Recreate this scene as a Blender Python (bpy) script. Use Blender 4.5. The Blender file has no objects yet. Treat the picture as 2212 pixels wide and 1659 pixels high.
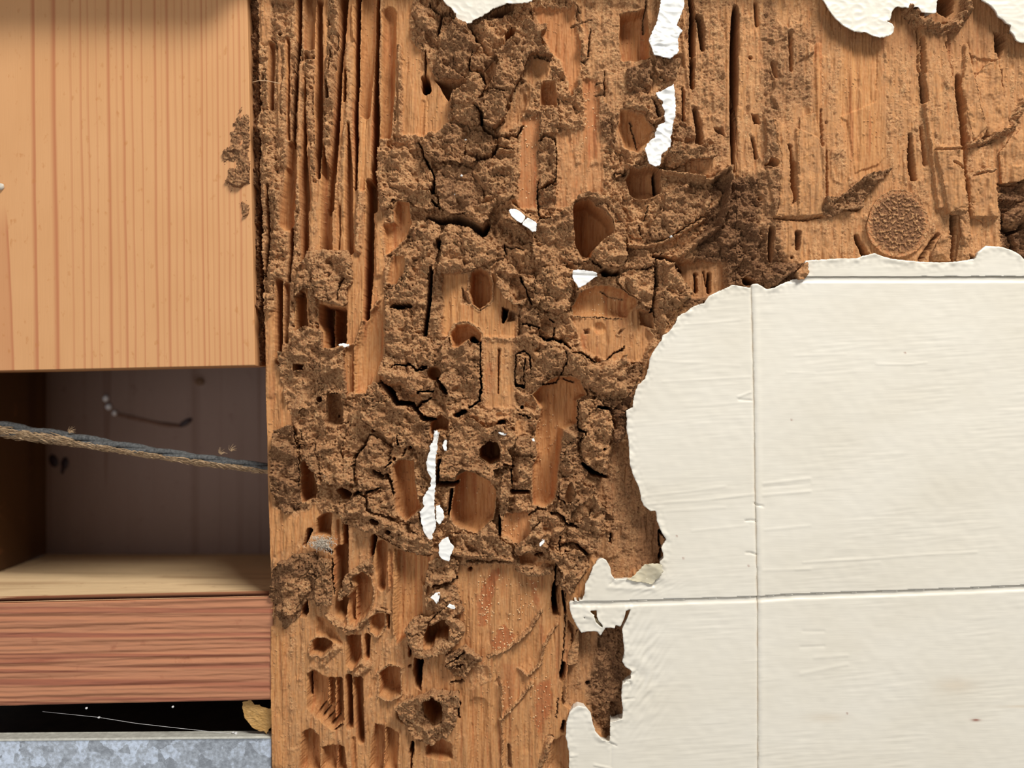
import bpy, math, random
import numpy as np
from mathutils import Vector

# ------------------------------------------------------------------ units
# the wall is measured in photo-sized units ("u"): 1 u = 0.15 mm of real timber
S = 0.00015
CX, CY, D = 1106.0, 829.5, 2000.0
BASE_Z = 1.2
rnd = random.Random(7)

def W(x, y, d=0.0):
    """point on the wall: x right, y down, d towards the room, all in u"""
    return ((x - CX) * S, -d * S, BASE_Z + (CY - y) * S)

def at(x, y, d):
    """where a thing that stands d in front of the wall plane must be to sit over (x, y)"""
    k = (D - d) / D
    return (CX + (x - CX) * k, CY + (y - CY) * k)

scene = bpy.context.scene
cam_d = bpy.data.cameras.new('camera'); cam = bpy.data.objects.new('camera', cam_d)
scene.collection.objects.link(cam)
cam.location = (0, -D * S, BASE_Z); cam.rotation_euler = (math.pi / 2, 0, 0)
cam_d.sensor_width = 36; cam_d.lens = 36 * D / 2212.0
cam_d.clip_start = 0.005; cam_d.clip_end = 20
cam_d.dof.use_dof = True; cam_d.dof.focus_distance = D * S - 0.001; cam_d.dof.aperture_fstop = 5.6
scene.camera = cam

# world: soft daylight room
wd = bpy.data.worlds.new('world'); scene.world = wd; wd.use_nodes = True
bg = wd.node_tree.nodes['Background']; bg.inputs[0].default_value = (0.93, 0.96, 1.0, 1); bg.inputs[1].default_value = 0.25

def area(name, loc, target, size, power, color):
    l = bpy.data.lights.new(name, 'AREA'); l.shape = 'RECTANGLE'; l.size, l.size_y = size
    l.energy = power; l.color = color
    o = bpy.data.objects.new(name, l); scene.collection.objects.link(o)
    o.location = loc
    d = Vector(target) - Vector(loc)
    o.rotation_euler = d.to_track_quat('-Z', 'Y').to_euler()
    return o
area('window_light', (0.42, -0.60, 2.05), (0, 0, BASE_Z), (0.40, 0.30), 16.6, (1.0, 0.985, 0.95))
area('room_light', (-0.55, -1.0, 0.95), (0, 0, BASE_Z), (0.8, 0.8), 4.0, (0.98, 0.98, 1.0))

vs = scene.view_settings
scene.display_settings.display_device = 'sRGB'
vs.view_transform = 'Standard'; vs.look = 'None'; vs.exposure = 0.0; vs.gamma = 1.0; vs.use_curve_mapping = False

# ------------------------------------------------------------------ helpers: objects
col = scene.collection
def tag(o, label=None, cat=None, group=None, kind=None):
    if label: o['label'] = label
    if cat: o['category'] = cat
    if group: o['group'] = group
    if kind: o['kind'] = kind
    return o
def empty(name, loc, label, cat, group=None):
    o = bpy.data.objects.new(name, None); col.objects.link(o); o.location = loc
    o.empty_display_size = 0.01
    return tag(o, label, cat, group)

def mesh_obj(name, verts, faces, mat, parent=None, attrs=None, smooth=True, tris=None):
    """verts Nx3 world coordinates, faces Mx4 (int array) and optional tris Kx3"""
    verts = np.asarray(verts, dtype=np.float64)
    root = Vector((0, 0, 0))
    p = parent
    while p is not None:
        root = root + p.location; p = p.parent
    if parent is None:
        loc = Vector(((verts[:, 0].min() + verts[:, 0].max()) / 2, verts[:, 1].max(), verts[:, 2].min()))
        own = loc
    else:
        loc = Vector((float(verts[:, 0].mean()), float(verts[:, 1].mean()), float(verts[:, 2].mean())))
        own = loc - root
    verts = verts - np.array(loc)
    me = bpy.data.meshes.new(name)
    q = np.zeros((0, 4), int) if faces is None or len(faces) == 0 else np.asarray(faces, int)
    t = np.zeros((0, 3), int) if tris is None or len(tris) == 0 else np.asarray(tris, int)
    me.vertices.add(len(verts)); me.vertices.foreach_set('co', verts.astype(np.float32).ravel())
    nl = q.size + t.size
    me.loops.add(nl); me.loops.foreach_set('vertex_index', np.concatenate([q.ravel(), t.ravel()]).astype(np.int32))
    npoly = len(q) + len(t)
    me.polygons.add(npoly)
    st = np.concatenate([np.arange(len(q)) * 4, q.size + np.arange(len(t)) * 3]).astype(np.int32)
    me.polygons.foreach_set('loop_start', st)
    me.update(calc_edges=True)
    me.polygons.foreach_set('use_smooth', np.full(npoly, bool(smooth)))
    if attrs is not None:
        a = me.attributes.new('msk', 'FLOAT_COLOR', 'POINT')
        c = np.ones((len(verts), 4), np.float32); c[:, 3] = 0.5; c[:, :attrs.shape[1]] = attrs
        a.data.foreach_set('color', c.ravel())
    me.materials.append(mat); me.validate()
    o = bpy.data.objects.new(name, me); col.objects.link(o); o.location = own
    if parent is not None: o.parent = parent
    return o

# ------------------------------------------------------------------ helpers: noise
class PN:
    def __init__(s, seed):
        r = np.random.RandomState(seed)
        s.p = np.concatenate([r.permutation(256)] * 2)
        a = r.rand(256) * 2 * np.pi; s.gx = np.cos(a).astype(np.float32); s.gy = np.sin(a).astype(np.float32)
    def __call__(s, x, y):
        xi = np.floor(x).astype(np.int64); yi = np.floor(y).astype(np.int64)
        xf = (x - xi).astype(np.float32); yf = (y - yi).astype(np.float32)
        xi &= 255; yi &= 255; x1 = (xi + 1) & 255; y1 = (yi + 1) & 255
        u = xf * xf * xf * (xf * (xf * 6 - 15) + 10); v = yf * yf * yf * (yf * (yf * 6 - 15) + 10)
        def g(a, b, dx, dy):
            h = s.p[s.p[a] + b]; return s.gx[h] * dx + s.gy[h] * dy
        n00 = g(xi, yi, xf, yf); n10 = g(x1, yi, xf - 1, yf); n01 = g(xi, y1, xf, yf - 1); n11 = g(x1, y1, xf - 1, yf - 1)
        a = n00 + u * (n10 - n00); b = n01 + u * (n11 - n01)
        return (a + v * (b - a)) * 1.5
def fbm(seed, x, y, sx, sy, octv=3, gain=0.5):
    out = 0; amp = 1; tot = 0
    for i in range(octv):
        out = out + amp * PN(seed + i * 17)(x / sx, y / sy); tot += amp; amp *= gain; sx /= 2.0; sy /= 2.0
    return out / tot
def sstep(a, b, x):
    t = np.clip((x - a) / (b - a), 0, 1); return t * t * (3 - 2 * t)

def poly_sdf(P, X, Y):
    P = np.asarray(P, float); n = len(P)
    d = np.full(X.shape, 1e18); sgn = np.ones(X.shape)
    for i in range(n):
        ax, ay = P[i]; bx, by = P[i - 1]
        ex, ey = bx - ax, by - ay; wx, wy = X - ax, Y - ay
        t = np.clip((wx * ex + wy * ey) / (ex * ex + ey * ey + 1e-9), 0, 1)
        dx, dy = wx - ex * t, wy - ey * t
        d = np.minimum(d, dx * dx + dy * dy)
        c1 = Y >= ay; c2 = Y < by; c3 = ex * wy > ey * wx
        flip = (c1 & c2 & c3) | (~c1 & ~c2 & ~c3)
        sgn = np.where(flip, -sgn, sgn)
    return sgn * np.sqrt(d)
def line_sdf(P, X, Y):
    """signed distance to a polyline of varying half-width: returns (dist - w) and w"""
    best = np.full(X.shape, 1e9); wb = np.zeros(X.shape)
    if len(P) == 1: P = [P[0], (P[0][0] + 0.01, P[0][1], P[0][2])]
    for a, b in zip(P[:-1], P[1:]):
        ex, ey = b[0] - a[0], b[1] - a[1]; wx, wy = X - a[0], Y - a[1]
        t = np.clip((wx * ex + wy * ey) / (ex * ex + ey * ey + 1e-9), 0, 1)
        dd = np.hypot(wx - ex * t, wy - ey * t); w = a[2] + (b[2] - a[2]) * t
        s = dd - w; m = s < best
        best = np.where(m, s, best); wb = np.where(m, w, wb)
    return best, wb

# tiles in which the surface was measured: origin and enlargement
TL = {1: (550, 0, 3.687), 2: (900, 0, 3.687), 3: (1250, 0, 3.687), 4: (1650, 0, 2.552), 5: (550, 400, 3.687),
      6: (900, 400, 3.687), 7: (1200, 350, 3.016), 8: (550, 800, 3.687), 9: (900, 800, 3.016), 10: (550, 1200, 3.614),
      11: (900, 1200, 3.614), 12: (0, 750, 2.676), 13: (0, 1150, 3.26), 14: (0, 0, 2.023), 15: (1350, 1000, 4.147),
      16: (1700, 500, 3.318), 0: (0, 0, 1.0)}
def T(t, pts):
    ox, oy, s = TL[t]
    return [(ox + p[0] / s, oy + p[1] / s) + tuple(q / s for q in p[2:]) for p in pts]

# ------------------------------------------------------------------ materials
def new_mat(name):
    m = bpy.data.materials.new(name); m.use_nodes = True
    nt = m.node_tree; b = nt.nodes['Principled BSDF']
    return m, nt, b
def N(nt, typ, **kw):
    n = nt.nodes.new(typ)
    for k, v in kw.items():
        if k.startswith('i_'): n.inputs[int(k[2:]) if k[2:].isdigit() else k[2:].replace('_', ' ')].default_value = v
        else: setattr(n, k, v)
    return n
def coords(nt, sx, sy, sz):
    """object coordinates in u, divided by the given feature size"""
    tc = N(nt, 'ShaderNodeTexCoord'); mp = N(nt, 'ShaderNodeMapping')
    mp.inputs['Scale'].default_value = (1 / S / sx, 1 / S / sy, 1 / S / sz)
    nt.links.new(tc.outputs['Object'], mp.inputs['Vector']); return mp.outputs[0]
def noise(nt, vec, detail=3.0, rough=0.55, dist=0.0):
    n = N(nt, 'ShaderNodeTexNoise'); n.inputs['Scale'].default_value = 1.0; n.inputs['Detail'].default_value = detail
    n.inputs['Roughness'].default_value = rough; n.inputs['Distortion'].default_value = dist
    nt.links.new(vec, n.inputs['Vector']); return n.outputs['Fac']
def ramp(nt, fac, stops, interp='LINEAR'):
    r = N(nt, 'ShaderNodeValToRGB'); cr = r.color_ramp; cr.interpolation = interp
    while len(cr.elements) > 1: cr.elements.remove(cr.elements[-1])
    cr.elements[0].position = stops[0][0]; cr.elements[0].color = (*stops[0][1], 1)
    for p, c in stops[1:]:
        e = cr.elements.new(p); e.color = (*c, 1)
    nt.links.new(fac, r.inputs[0]); return r.outputs[0]
def mix(nt, fac, a, b, mode='MIX'):
    m = N(nt, 'ShaderNodeMix', data_type='RGBA', blend_type=mode)
    if isinstance(fac, float): m.inputs[0].default_value = fac
    else: nt.links.new(fac, m.inputs[0])
    for i, v in ((6, a), (7, b)):
        if isinstance(v, tuple): m.inputs[i].default_value = (*v, 1)
        else: nt.links.new(v, m.inputs[i])
    return m.outputs[2]
def bump(nt, b, h, dist_u, strength=1.0):
    bp = N(nt, 'ShaderNodeBump'); bp.inputs['Strength'].default_value = strength; bp.inputs['Distance'].default_value = dist_u * S
    nt.links.new(h, bp.inputs['Height']); nt.links.new(bp.outputs[0], b.inputs['Normal'])
def math_n(nt, op, a, b=None):
    m = N(nt, 'ShaderNodeMath', operation=op)
    for i, v in ((0, a), (1, b)):
        if v is None: continue
        if isinstance(v, (int, float)): m.inputs[i].default_value = v
        else: nt.links.new(v, m.inputs[i])
    return m.outputs[0]

def eaten_wood_mat():
    m, nt, b = new_mat('eaten_wood')
    at_ = N(nt, 'ShaderNodeAttribute', attribute_name='msk'); sep = N(nt, 'ShaderNodeSeparateColor')
    nt.links.new(at_.outputs['Color'], sep.inputs[0])
    fr, red, dk = sep.outputs[0], sep.outputs[1], sep.outputs[2]
    g1 = noise(nt, coords(nt, 7, 60, 190), 4, 0.6, 0.3)
    wood = ramp(nt, g1, [(0.30, (0.33, 0.122, 0.040)), (0.5, (0.45, 0.188, 0.062)), (0.70, (0.57, 0.272, 0.094))])
    g2 = noise(nt, coords(nt, 3.2, 3.2, 22), 3, 0.6)
    wood = mix(nt, ramp(nt, g2, [(0.35, (0, 0, 0)), (0.75, (1, 1, 1))]), wood, (0.55, 0.28, 0.115))
    wood = mix(nt, red, wood, (0.36, 0.098, 0.030))
    d1 = noise(nt, coords(nt, 9, 9, 16), 5, 0.72)
    dm = math_n(nt, 'MULTIPLY', ramp(nt, d1, [(0.40, (.15, .15, .15)), (0.60, (1, 1, 1))]), ramp(nt, at_.outputs['Alpha'], [(0.0, (0, 0, 0)), (0.12, (.06, .06, .06)), (0.5, (.85, .85, .85)), (1.0, (1, 1, 1))]))
    wood = mix(nt, dm, wood, mix(nt, g2, (0.27, 0.122, 0.052), (0.50, 0.265, 0.115)))
    f1 = noise(nt, coords(nt, 5, 5, 5), 6, 0.72)
    frc = ramp(nt, f1, [(0.32, (0.22, 0.088, 0.036)), (0.41, (0.44, 0.198, 0.084)), (0.52, (0.64, 0.332, 0.143)), (0.66, (0.82, 0.50, 0.242))])
    f2 = noise(nt, coords(nt, 34, 34, 34), 2, 0.5)
    frc = mix(nt, ramp(nt, f2, [(0.36, (0.55, 0.55, 0.55)), (0.62, (0, 0, 0))]), frc, mix(nt, 0.22, frc, (0.22, 0.085, 0.036)))
    c = mix(nt, fr, wood, frc)
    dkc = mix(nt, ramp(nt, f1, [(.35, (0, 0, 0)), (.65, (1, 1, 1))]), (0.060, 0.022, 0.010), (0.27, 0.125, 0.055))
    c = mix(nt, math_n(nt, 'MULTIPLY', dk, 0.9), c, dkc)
    nt.links.new(c, b.inputs['Base Color'])
    b.inputs['Roughness'].default_value = 0.82; b.inputs['Specular IOR Level'].default_value = 0.22
    h1 = noise(nt, coords(nt, 3.0, 3.0, 3.0), 4, 0.7)
    h2 = noise(nt, coords(nt, 2.2, 6, 40), 3, 0.6)
    hm = N(nt, 'ShaderNodeMix', data_type='FLOAT'); nt.links.new(fr, hm.inputs[0]); nt.links.new(math_n(nt, 'MULTIPLY', h2, 0.35), hm.inputs[2]); nt.links.new(math_n(nt, 'MULTIPLY', h1, 1.5), hm.inputs[3])
    bump(nt, b, hm.outputs[0], 3.0, 1.0)
    return m

def paint_mat(name, c0, c1, rough=0.38, spec=0.4):
    m, nt, b = new_mat(name)
    n1 = noise(nt, coords(nt, 220, 220, 160), 3, 0.5)
    c = ramp(nt, n1, [(0.3, c0), (0.7, c1)])
    if name == 'cream_paint':
        at_ = N(nt, 'ShaderNodeAttribute', attribute_name='msk'); sep = N(nt, 'ShaderNodeSeparateColor')
        nt.links.new(at_.outputs['Color'], sep.inputs[0])
        c = mix(nt, sep.outputs[0], c, (0.62, 0.50, 0.36)); c = mix(nt, sep.outputs[1], c, (0.25, 0.06, 0.03))
    nt.links.new(c, b.inputs['Base Color'])
    b.inputs['Roughness'].default_value = rough; b.inputs['Specular IOR Level'].default_value = spec
    n2 = noise(nt, coords(nt, 60, 10, 3.5), 3, 0.5, 0.4)
    bump(nt, b, n2, 1.0, 0.16)
    return m

def pine_mat(name, light, dark, period, vertical=True, rough_bump=0.6, irregular=2.5, sharp=(0.35, 0.62), stain=(0.33, 0.13, 0.05), tilt=0.0, detail=3.5):
    """growth rings as narrow dark lines along the grain"""
    m, nt, b = new_mat(name)
    tc = N(nt, 'ShaderNodeTexCoord'); mp = N(nt, 'ShaderNodeMapping')
    sc = 1 / S / period
    if vertical: mp.inputs['Scale'].default_value = (sc, sc * 0.3, sc / 60)
    else: mp.inputs['Scale'].default_value = (sc / 60, sc * 0.3, sc)
    mp.inputs['Rotation'].default_value = (0, tilt, 0)
    nt.links.new(tc.outputs['Object'], mp.inputs['Vector'])
    n1 = noise(nt, mp.outputs[0], detail, 0.5, 0.15)
    g = ramp(nt, n1, [(0.0, dark), (sharp[0], dark), (sharp[0] + 0.10, light), (sharp[1], light), (sharp[1] + 0.03, dark), (sharp[1] + 0.10, tuple(0.5 * (p + q) for p, q in zip(light, dark))), (1.0, light)])
    n2 = noise(nt, coords(nt, 40, 40, 40), 4, 0.6)
    c = mix(nt, ramp(nt, n2, [(0.62, (0, 0, 0)), (0.78, (0.6, 0.6, 0.6))]), g, stain)
    n3 = noise(nt, coords(nt, *((2.0, 8, 30) if vertical else (30, 8, 2.0))), 3, 0.6)
    c = mix(nt, 0.25, c, mix(nt, n3, (0.25, 0.25, 0.25), (1, 1, 1)), 'MULTIPLY')
    nt.links.new(c, b.inputs['Base Color'])
    b.inputs['Roughness'].default_value = 0.55; b.inputs['Specular IOR Level'].default_value = 0.3
    bump(nt, b, mix(nt, 0.5, n1, n3), 2.0, rough_bump)
    return m

def plain_mat(name, c0, c1, size=6, rough=0.8, bstr=0.5, metallic=0.0, bd=1.5):
    m, nt, b = new_mat(name)
    n1 = noise(nt, coords(nt, size, size, size), 4, 0.65)
    nt.links.new(ramp(nt, n1, [(0.32, c0), (0.68, c1)]), b.inputs['Base Color'])
    b.inputs['Roughness'].default_value = rough; b.inputs['Metallic'].default_value = metallic
    b.inputs['Specular IOR Level'].default_value = 0.3
    bump(nt, b, n1, bd, bstr); return m

M_EAT = eaten_wood_mat()
M_CREAM = paint_mat('cream_paint', (0.715, 0.652, 0.535), (0.765, 0.708, 0.60))
M_CHIP = paint_mat('white_chip_paint', (0.86, 0.83, 0.76), (0.92, 0.90, 0.85), 0.5, 0.3)
M_PLANK = None
M_CREAM_P = paint_mat('shade_board_paint', (0.715, 0.652, 0.535), (0.765, 0.708, 0.60))  # only for the added, unseen boards that shade the top

# ------------------------------------------------------------------ the eaten surface
ST = 1.6
gx = np.arange(530, 2430, ST); gy = np.arange(-72, 1740, ST)
X, Y = np.meshgrid(gx, gy)
nx, ny = len(gx), len(gy)
WX = (0.62 * PN(1)(X / 15, Y / 15) + 0.5 * PN(2)(X / 6, Y / 6) + 0.35 * PN(21)(X / 3.2, Y / 3.2)) * 1.3
WY = (0.62 * PN(3)(X / 15, Y / 15) + 0.5 * PN(4)(X / 6, Y / 6) + 0.35 * PN(22)(X / 3.2, Y / 3.2)) * 1.3

def rel_wood(X, Y):
    return 1.2 * PN(11)(X / 4, Y / 70) + 2.4 * PN(12)(X / 11, Y / 160) + 3.6 * PN(13)(X / 32, Y / 150) + 0.35 * PN(14)(X / 3.2, Y / 6) \
        - 1.6 * sstep(0.30, 0.6, PN(15)(X / 5.0, Y / 40))
def facets(X, Y, cell, seed, slope, off, k=9.0):
    '''broken planes: every cell of a jittered lattice has its own tilt and level'''
    r = np.random.RandomState(seed); n = 64
    jx, jy, ga, gb, go = (r.rand(n, n) for _ in range(5))
    u = X / cell + 1000; v = Y / cell + 1000; iu = np.floor(u).astype(int); iv = np.floor(v).astype(int)
    ws = 0; hs_ = 0; d0 = np.full(X.shape, 9.0)
    C = []
    for a in (-1, 0, 1):
        for b in (-1, 0, 1):
            p, q = (iu + a) % n, (iv + b) % n
            dx = u - (iu + a + .15 + .7 * jx[p, q]); dy = v - (iv + b + .15 + .7 * jy[p, q])
            d = dx * dx + dy * dy; d0 = np.minimum(d0, d)
            C.append((d, go[p, q] * off * 2 - off + cell * slope * ((ga[p, q] - .5) * dx + (gb[p, q] - .5) * dy)))
    for d, h in C:
        w_ = np.exp(-k * (d - d0)); ws = ws + w_; hs_ = hs_ + w_ * h
    return hs_ / ws
def rel_frass(X, Y):
    wx = 7 * PN(39)(X / 17, Y / 17); wy = 7 * PN(40)(X / 17, Y / 17)
    f = 1 - 2.2 * np.abs(PN(31)((X + wx) / 44, (Y + wy) / 36))                  # folds with sharp crests
    g = 1 - 2.2 * np.abs(PN(38)((X + wx) / 19, (Y + wy) / 16))
    b = np.abs(PN(32)((X + wx) / 11, (Y + wy) / 10)); c = np.abs(PN(33)(X / 5.4, Y / 5.0)); d = PN(34)(X / 3.4, Y / 3.4)
    pit = sstep(0.38, 0.62, PN(41)(X / 7, Y / 6.5)) * sstep(-0.1, 0.35, PN(43)(X / 45, Y / 45))
    cr = np.abs(PN(35)(X / 24 + 0.4 * PN(37)(X / 9, Y / 9), Y / 24)); crm = PN(36)(X / 60, Y / 60)
    fa = facets(X + wx, Y + wy, 40, 5, 1.15, 8.0, 14) + facets(X + wx * .7, Y + wy * .7, 17, 6, .9, 3.0, 16)
    return fa + 5.0 * f + 3.5 * g + 7.0 * b + 6.4 * c + 2.2 * d - 7.5 * pit - 11.0 * (1 - sstep(0.0, 0.05, cr)) * sstep(0.05, 0.3, crm) - 8.5
WX = WX + 1.2 * PN(23)(X / 50, Y / 80); WY = WY + .8 * PN(24)(X / 50, Y / 50)
RW = rel_wood(X, Y); RF = rel_frass(X, Y)

H = np.full(X.shape, -6.0); FR = np.full(X.shape, 0.35); RED = np.zeros(X.shape); DK = np.zeros(X.shape)
CUT = np.full(X.shape, 50.0)

def win(P, m):
    a = np.asarray([p[:2] for p in P]); mw = max([p[2] for p in P]) if len(P[0]) > 2 else 0
    m = m + mw
    i0 = max(0, int((a[:, 1].min() - m - gy[0]) / ST)); i1 = min(ny, int((a[:, 1].max() + m - gy[0]) / ST) + 2)
    j0 = max(0, int((a[:, 0].min() - m - gx[0]) / ST)); j1 = min(nx, int((a[:, 0].max() + m - gx[0]) / ST) + 2)
    return slice(i0, i1), slice(j0, j1)

def region(t, P, h=None, fr=None, red=None, dk=None, soft=14, warp=3.0, slope=None):
    P = T(t, P); w = win(P, soft + 10)
    if w[0].start >= w[0].stop or w[1].start >= w[1].stop: return
    s = poly_sdf(P, X[w] + WX[w] * warp, Y[w] + WY[w] * warp)
    m = 1 - sstep(-soft / 2, soft / 2, s)
    if h is not None: H[w] = H[w] * (1 - m) + h * m
    if fr is not None: FR[w] = FR[w] * (1 - m) + fr * m
    if red is not None: RED[w] = RED[w] * (1 - m) + red * m
    if dk is not None: DK[w] = DK[w] * (1 - m) + dk * m

def carve(s, w, floor, wall, fr, bowl, br, cut, lip, dk, ww=None):
    m = 1 - sstep(-wall, 0.6, s)
    if floor < -12: floor = -12 + (floor + 12) * 1.7; bowl = bowl * 1.5
    rad = br if ww is None else np.maximum(ww, 2.0)
    t = np.clip(1 + s / rad, 0, 1)                          # 1 at the rim, 0 inside
    f = floor + bowl * t * t
    tgt = np.minimum(H[w], f)
    H[w] = H[w] * (1 - m) + tgt * m
    m2 = 1 - sstep(-wall * 0.6, 3, s)
    FR[w] = FR[w] * (1 - m2) + fr * m2
    RED[w] = RED[w] * (1 - 0.6 * m2)
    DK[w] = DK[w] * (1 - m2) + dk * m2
    if lip:
        l = np.exp(-((s - 3.5) / 3.2) ** 2)
        H[w] += lip * l; FR[w] = np.maximum(FR[w], 0.75 * l)
    if cut:
        CUT[w] = np.minimum(CUT[w], s)

def pocket(t, P, floor=-35, wall=5, fr=0.06, bowl=14, br=22, cut=False, lip=0, dk=0.0, warp=1.6):
    P = T(t, P); w = win(P, 18)
    s = poly_sdf(P, X[w] + WX[w] * warp, Y[w] + WY[w] * warp)
    carve(s, w, floor, wall, fr, bowl, br, cut, lip, dk)
def groove(t, P, floor=-35, wall=4, fr=0.06, bowl=16, cut=False, lip=0, dk=0.0, warp=1.0):
    P = T(t, P); w = win(P, 14)
    s, ww = line_sdf(P, X[w] + WX[w] * warp, Y[w] + WY[w] * warp)
    carve(s, w, floor, np.minimum(wall, np.maximum(ww, 1.5)), fr, bowl, 20, cut, lip, dk, ww)
def crack(t, P, wz=5, floor=-90, dk=0.5):
    P = T(t, [(p[0], p[1], p[2] if len(p) > 2 else wz) for p in P]); w = win(P, 12)
    s, ww = line_sdf(P, X[w] + WX[w] * 2.6, Y[w] + WY[w] * 2.6)
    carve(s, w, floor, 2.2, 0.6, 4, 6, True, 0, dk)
def ridge(t, P, h, fr=0.8, dk=None, warp=2.2, p=2.0):
    P = T(t, P); w = win(P, 12)
    s, ww = line_sdf(P, X[w] + WX[w] * warp, Y[w] + WY[w] * warp)
    tt = np.clip((s + ww) / np.maximum(ww, 1), 0, 1.3)
    top = H[w] + (h - H[w]) * np.clip(1 - tt ** p, 0, 1)
    H[w] = np.maximum(H[w], top)
    m = 1 - sstep(-2, 3, s); FR[w] = FR[w] * (1 - m) + fr * m; RED[w] *= (1 - m)
    if dk is not None: DK[w] = DK[w] * (1 - m) + dk * m

# ---- broad regions -------------------------------------------------------
region(0, [(540, -80), (655, -80), (650, 560), (640, 800), (560, 800)], h=-6, fr=0.72)
region(0, [(700, -80), (905, -80), (905, 290), (820, 300), (830, 560), (900, 420), (905, 560), (800, 900), (720, 840), (770, 560), (700, 540)], h=-8, fr=0.22)
region(0, [(905, -80), (1230, -80), (1300, 300), (1560, 380), (1560, 620), (1400, 760), (1360, 960), (1300, 1200), (960, 1230), (740, 1110), (600, 1300), (590, 1100), (640, 900), (830, 820), (830, 300)], h=-2, fr=0.92)
region(0, [(1250, -80), (1590, -80), (1590, 380), (1300, 320)], h=-4, fr=0.60, dk=0.15)
region(2, [(920, 60), (1250, 60), (1330, 500), (1230, 760), (1150, 500), (1060, 400), (1000, 250)], h=-14, fr=0.15, red=0.25)
region(2, [(830, 950), (975, 900), (965, 1659), (800, 1659)], h=-10, fr=0.30, red=0.45)
region(2, [(1110, 1050), (1480, 1000), (1500, 1659), (1110, 1659)], h=-9, fr=0.45, red=0.25)
region(2, [(1310, 620), (1440, 620), (1450, 1250), (1350, 1250)], h=-10, fr=0.30, red=0.5)
region(6, [(200, 700), (800, 700), (800, 1220), (200, 1200)], h=-14, fr=0.08)
region(6, [(520, 1230), (780, 1240), (780, 1659), (520, 1659)], h=-12, fr=0.45)
region(6, [(560, 1410), (640, 1400), (640, 1490), (550, 1540)], red=0.8, soft=4)
region(7, [(100, 1010), (560, 950), (640, 1150), (560, 1300), (330, 1300), (180, 1240)], h=-15, fr=0.35)
region(7, [(180, 1090), (220, 1090), (210, 1240), (160, 1200)], red=0.6, soft=8)
region(9, [(430, 0), (640, 0), (640, 250), (440, 250)], h=-12, fr=0.4)
region(9, [(430, 0), (520, 0), (500, 160), (430, 160)], red=0.55, soft=8)
region(9, [(1180, 720), (1300, 480), (1400, 470), (1480, 760), (1640, 900), (1640, 1280), (1450, 1300), (1380, 1380), (1270, 1380), (1150, 1220)], h=-26, fr=0.58, dk=0.5)
region(9, [(1450, 950), (1600, 950), (1600, 1300), (1450, 1300)], dk=0.8, fr=0.5)
region(9, [(1250, 750), (1290, 750), (1290, 900), (1240, 900)], red=0.6, soft=8)
region(9, [(560, 930), (750, 930), (740, 1130), (640, 1130), (560, 1080)], h=-16, fr=0.2, red=0.2)
region(1, [(1120, -100), (1290, -100), (1240, 100), (1250, 300), (1400, 520), (1560, 780), (1530, 1040), (1400, 1050), (1300, 1070), (1120, 1070)], h=-11, fr=0.30, soft=10)
# lower left block: sound wood with galleries
region(0, [(575, 1100), (760, 1110), (960, 1200), (900, 1330), (880, 1750), (575, 1750)], h=-7, fr=0.42)
region(10, [(110, 560), (245, 560), (220, 1659), (120, 1659)], h=-3, fr=0.05)
region(8, [(70, -30), (170, -30), (250, 480), (150, 560), (120, 1100), (330, 1180), (480, 1050), (540, 1180), (300, 1400), (90, 1500)], h=-5, fr=0.15)
# lower middle: smooth plate
region(0, [(985, 1222), (1240, 1222), (1260, 1380), (1228, 1750), (985, 1750)], h=-10, fr=0.28)
region(11, [(560, 130), (650, 110), (600, 340), (540, 560), (470, 560), (480, 350)], red=0.85, soft=5, warp=5)
region(11, [(880, 200), (945, 200), (955, 440), (900, 330)], red=0.75, soft=5, warp=5)
region(11, [(590, 690), (640, 570), (690, 550), (760, 640), (700, 730), (600, 750)], red=0.9, soft=4, warp=5)
region(11, [(920, 1020), (1000, 980), (1050, 960), (1060, 1190), (1000, 1290), (970, 1450), (930, 1300)], red=0.8, soft=8, warp=5)
region(11, [(670, 860), (800, 860), (760, 1200), (670, 1250)], red=0.45, soft=14)
region(11, [(960, 540), (1000, 560), (1010, 690), (975, 690)], red=0.6, soft=6)
region(0, [(1225, 1345), (1250, 1365), (1300, 1365), (1355, 1340), (1370, 1450), (1345, 1560), (1330, 1620), (1270, 1560), (1215, 1520), (1228, 1440), (1248, 1437)], h=-30, fr=0.46, dk=0.35, soft=4)
region(11, [(1440, 600), (1640, 560), (1640, 1000), (1610, 1330), (1520, 1470), (1400, 1350), (1330, 1050), (1400, 800)], fr=0.75, dk=0.8, soft=20)
# board at the upper right
region(0, [(1592, -80), (2500, -80), (2500, 680), (1592, 680)], h=-6, fr=0.48)
region(4, [(350, 0), (1500, 0), (1500, 280), (700, 300), (330, 220)], dk=0.45, fr=0.3, soft=60)
region(4, [(0, 150), (270, 150), (280, 560), (0, 620)], fr=0.6, dk=0.45, soft=50)
region(4, [(440, 250), (640, 220), (660, 960), (500, 960), (440, 600)], fr=0.05, h=-9, soft=30)
region(4, [(0, 0), (60, 0), (110, 1500), (0, 1659)], fr=0.65, dk=0.45)
region(0, [(1540, 380), (1650, 380), (1640, 480), (1700, 560), (1740, 600), (1640, 640), (1500, 680), (1480, 640)], h=-16, fr=0.8, dk=0.85, soft=30, warp=6)
region(4, [(1310, 1000), (1460, 960), (1460, 1500), (1330, 1400)], fr=0.95, dk=0.9, h=-15, soft=20, warp=6)
region(7, [(780, 640), (1120, 640), (1130, 860), (900, 880)], h=-34, fr=0.4, dk=0.45)
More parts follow.
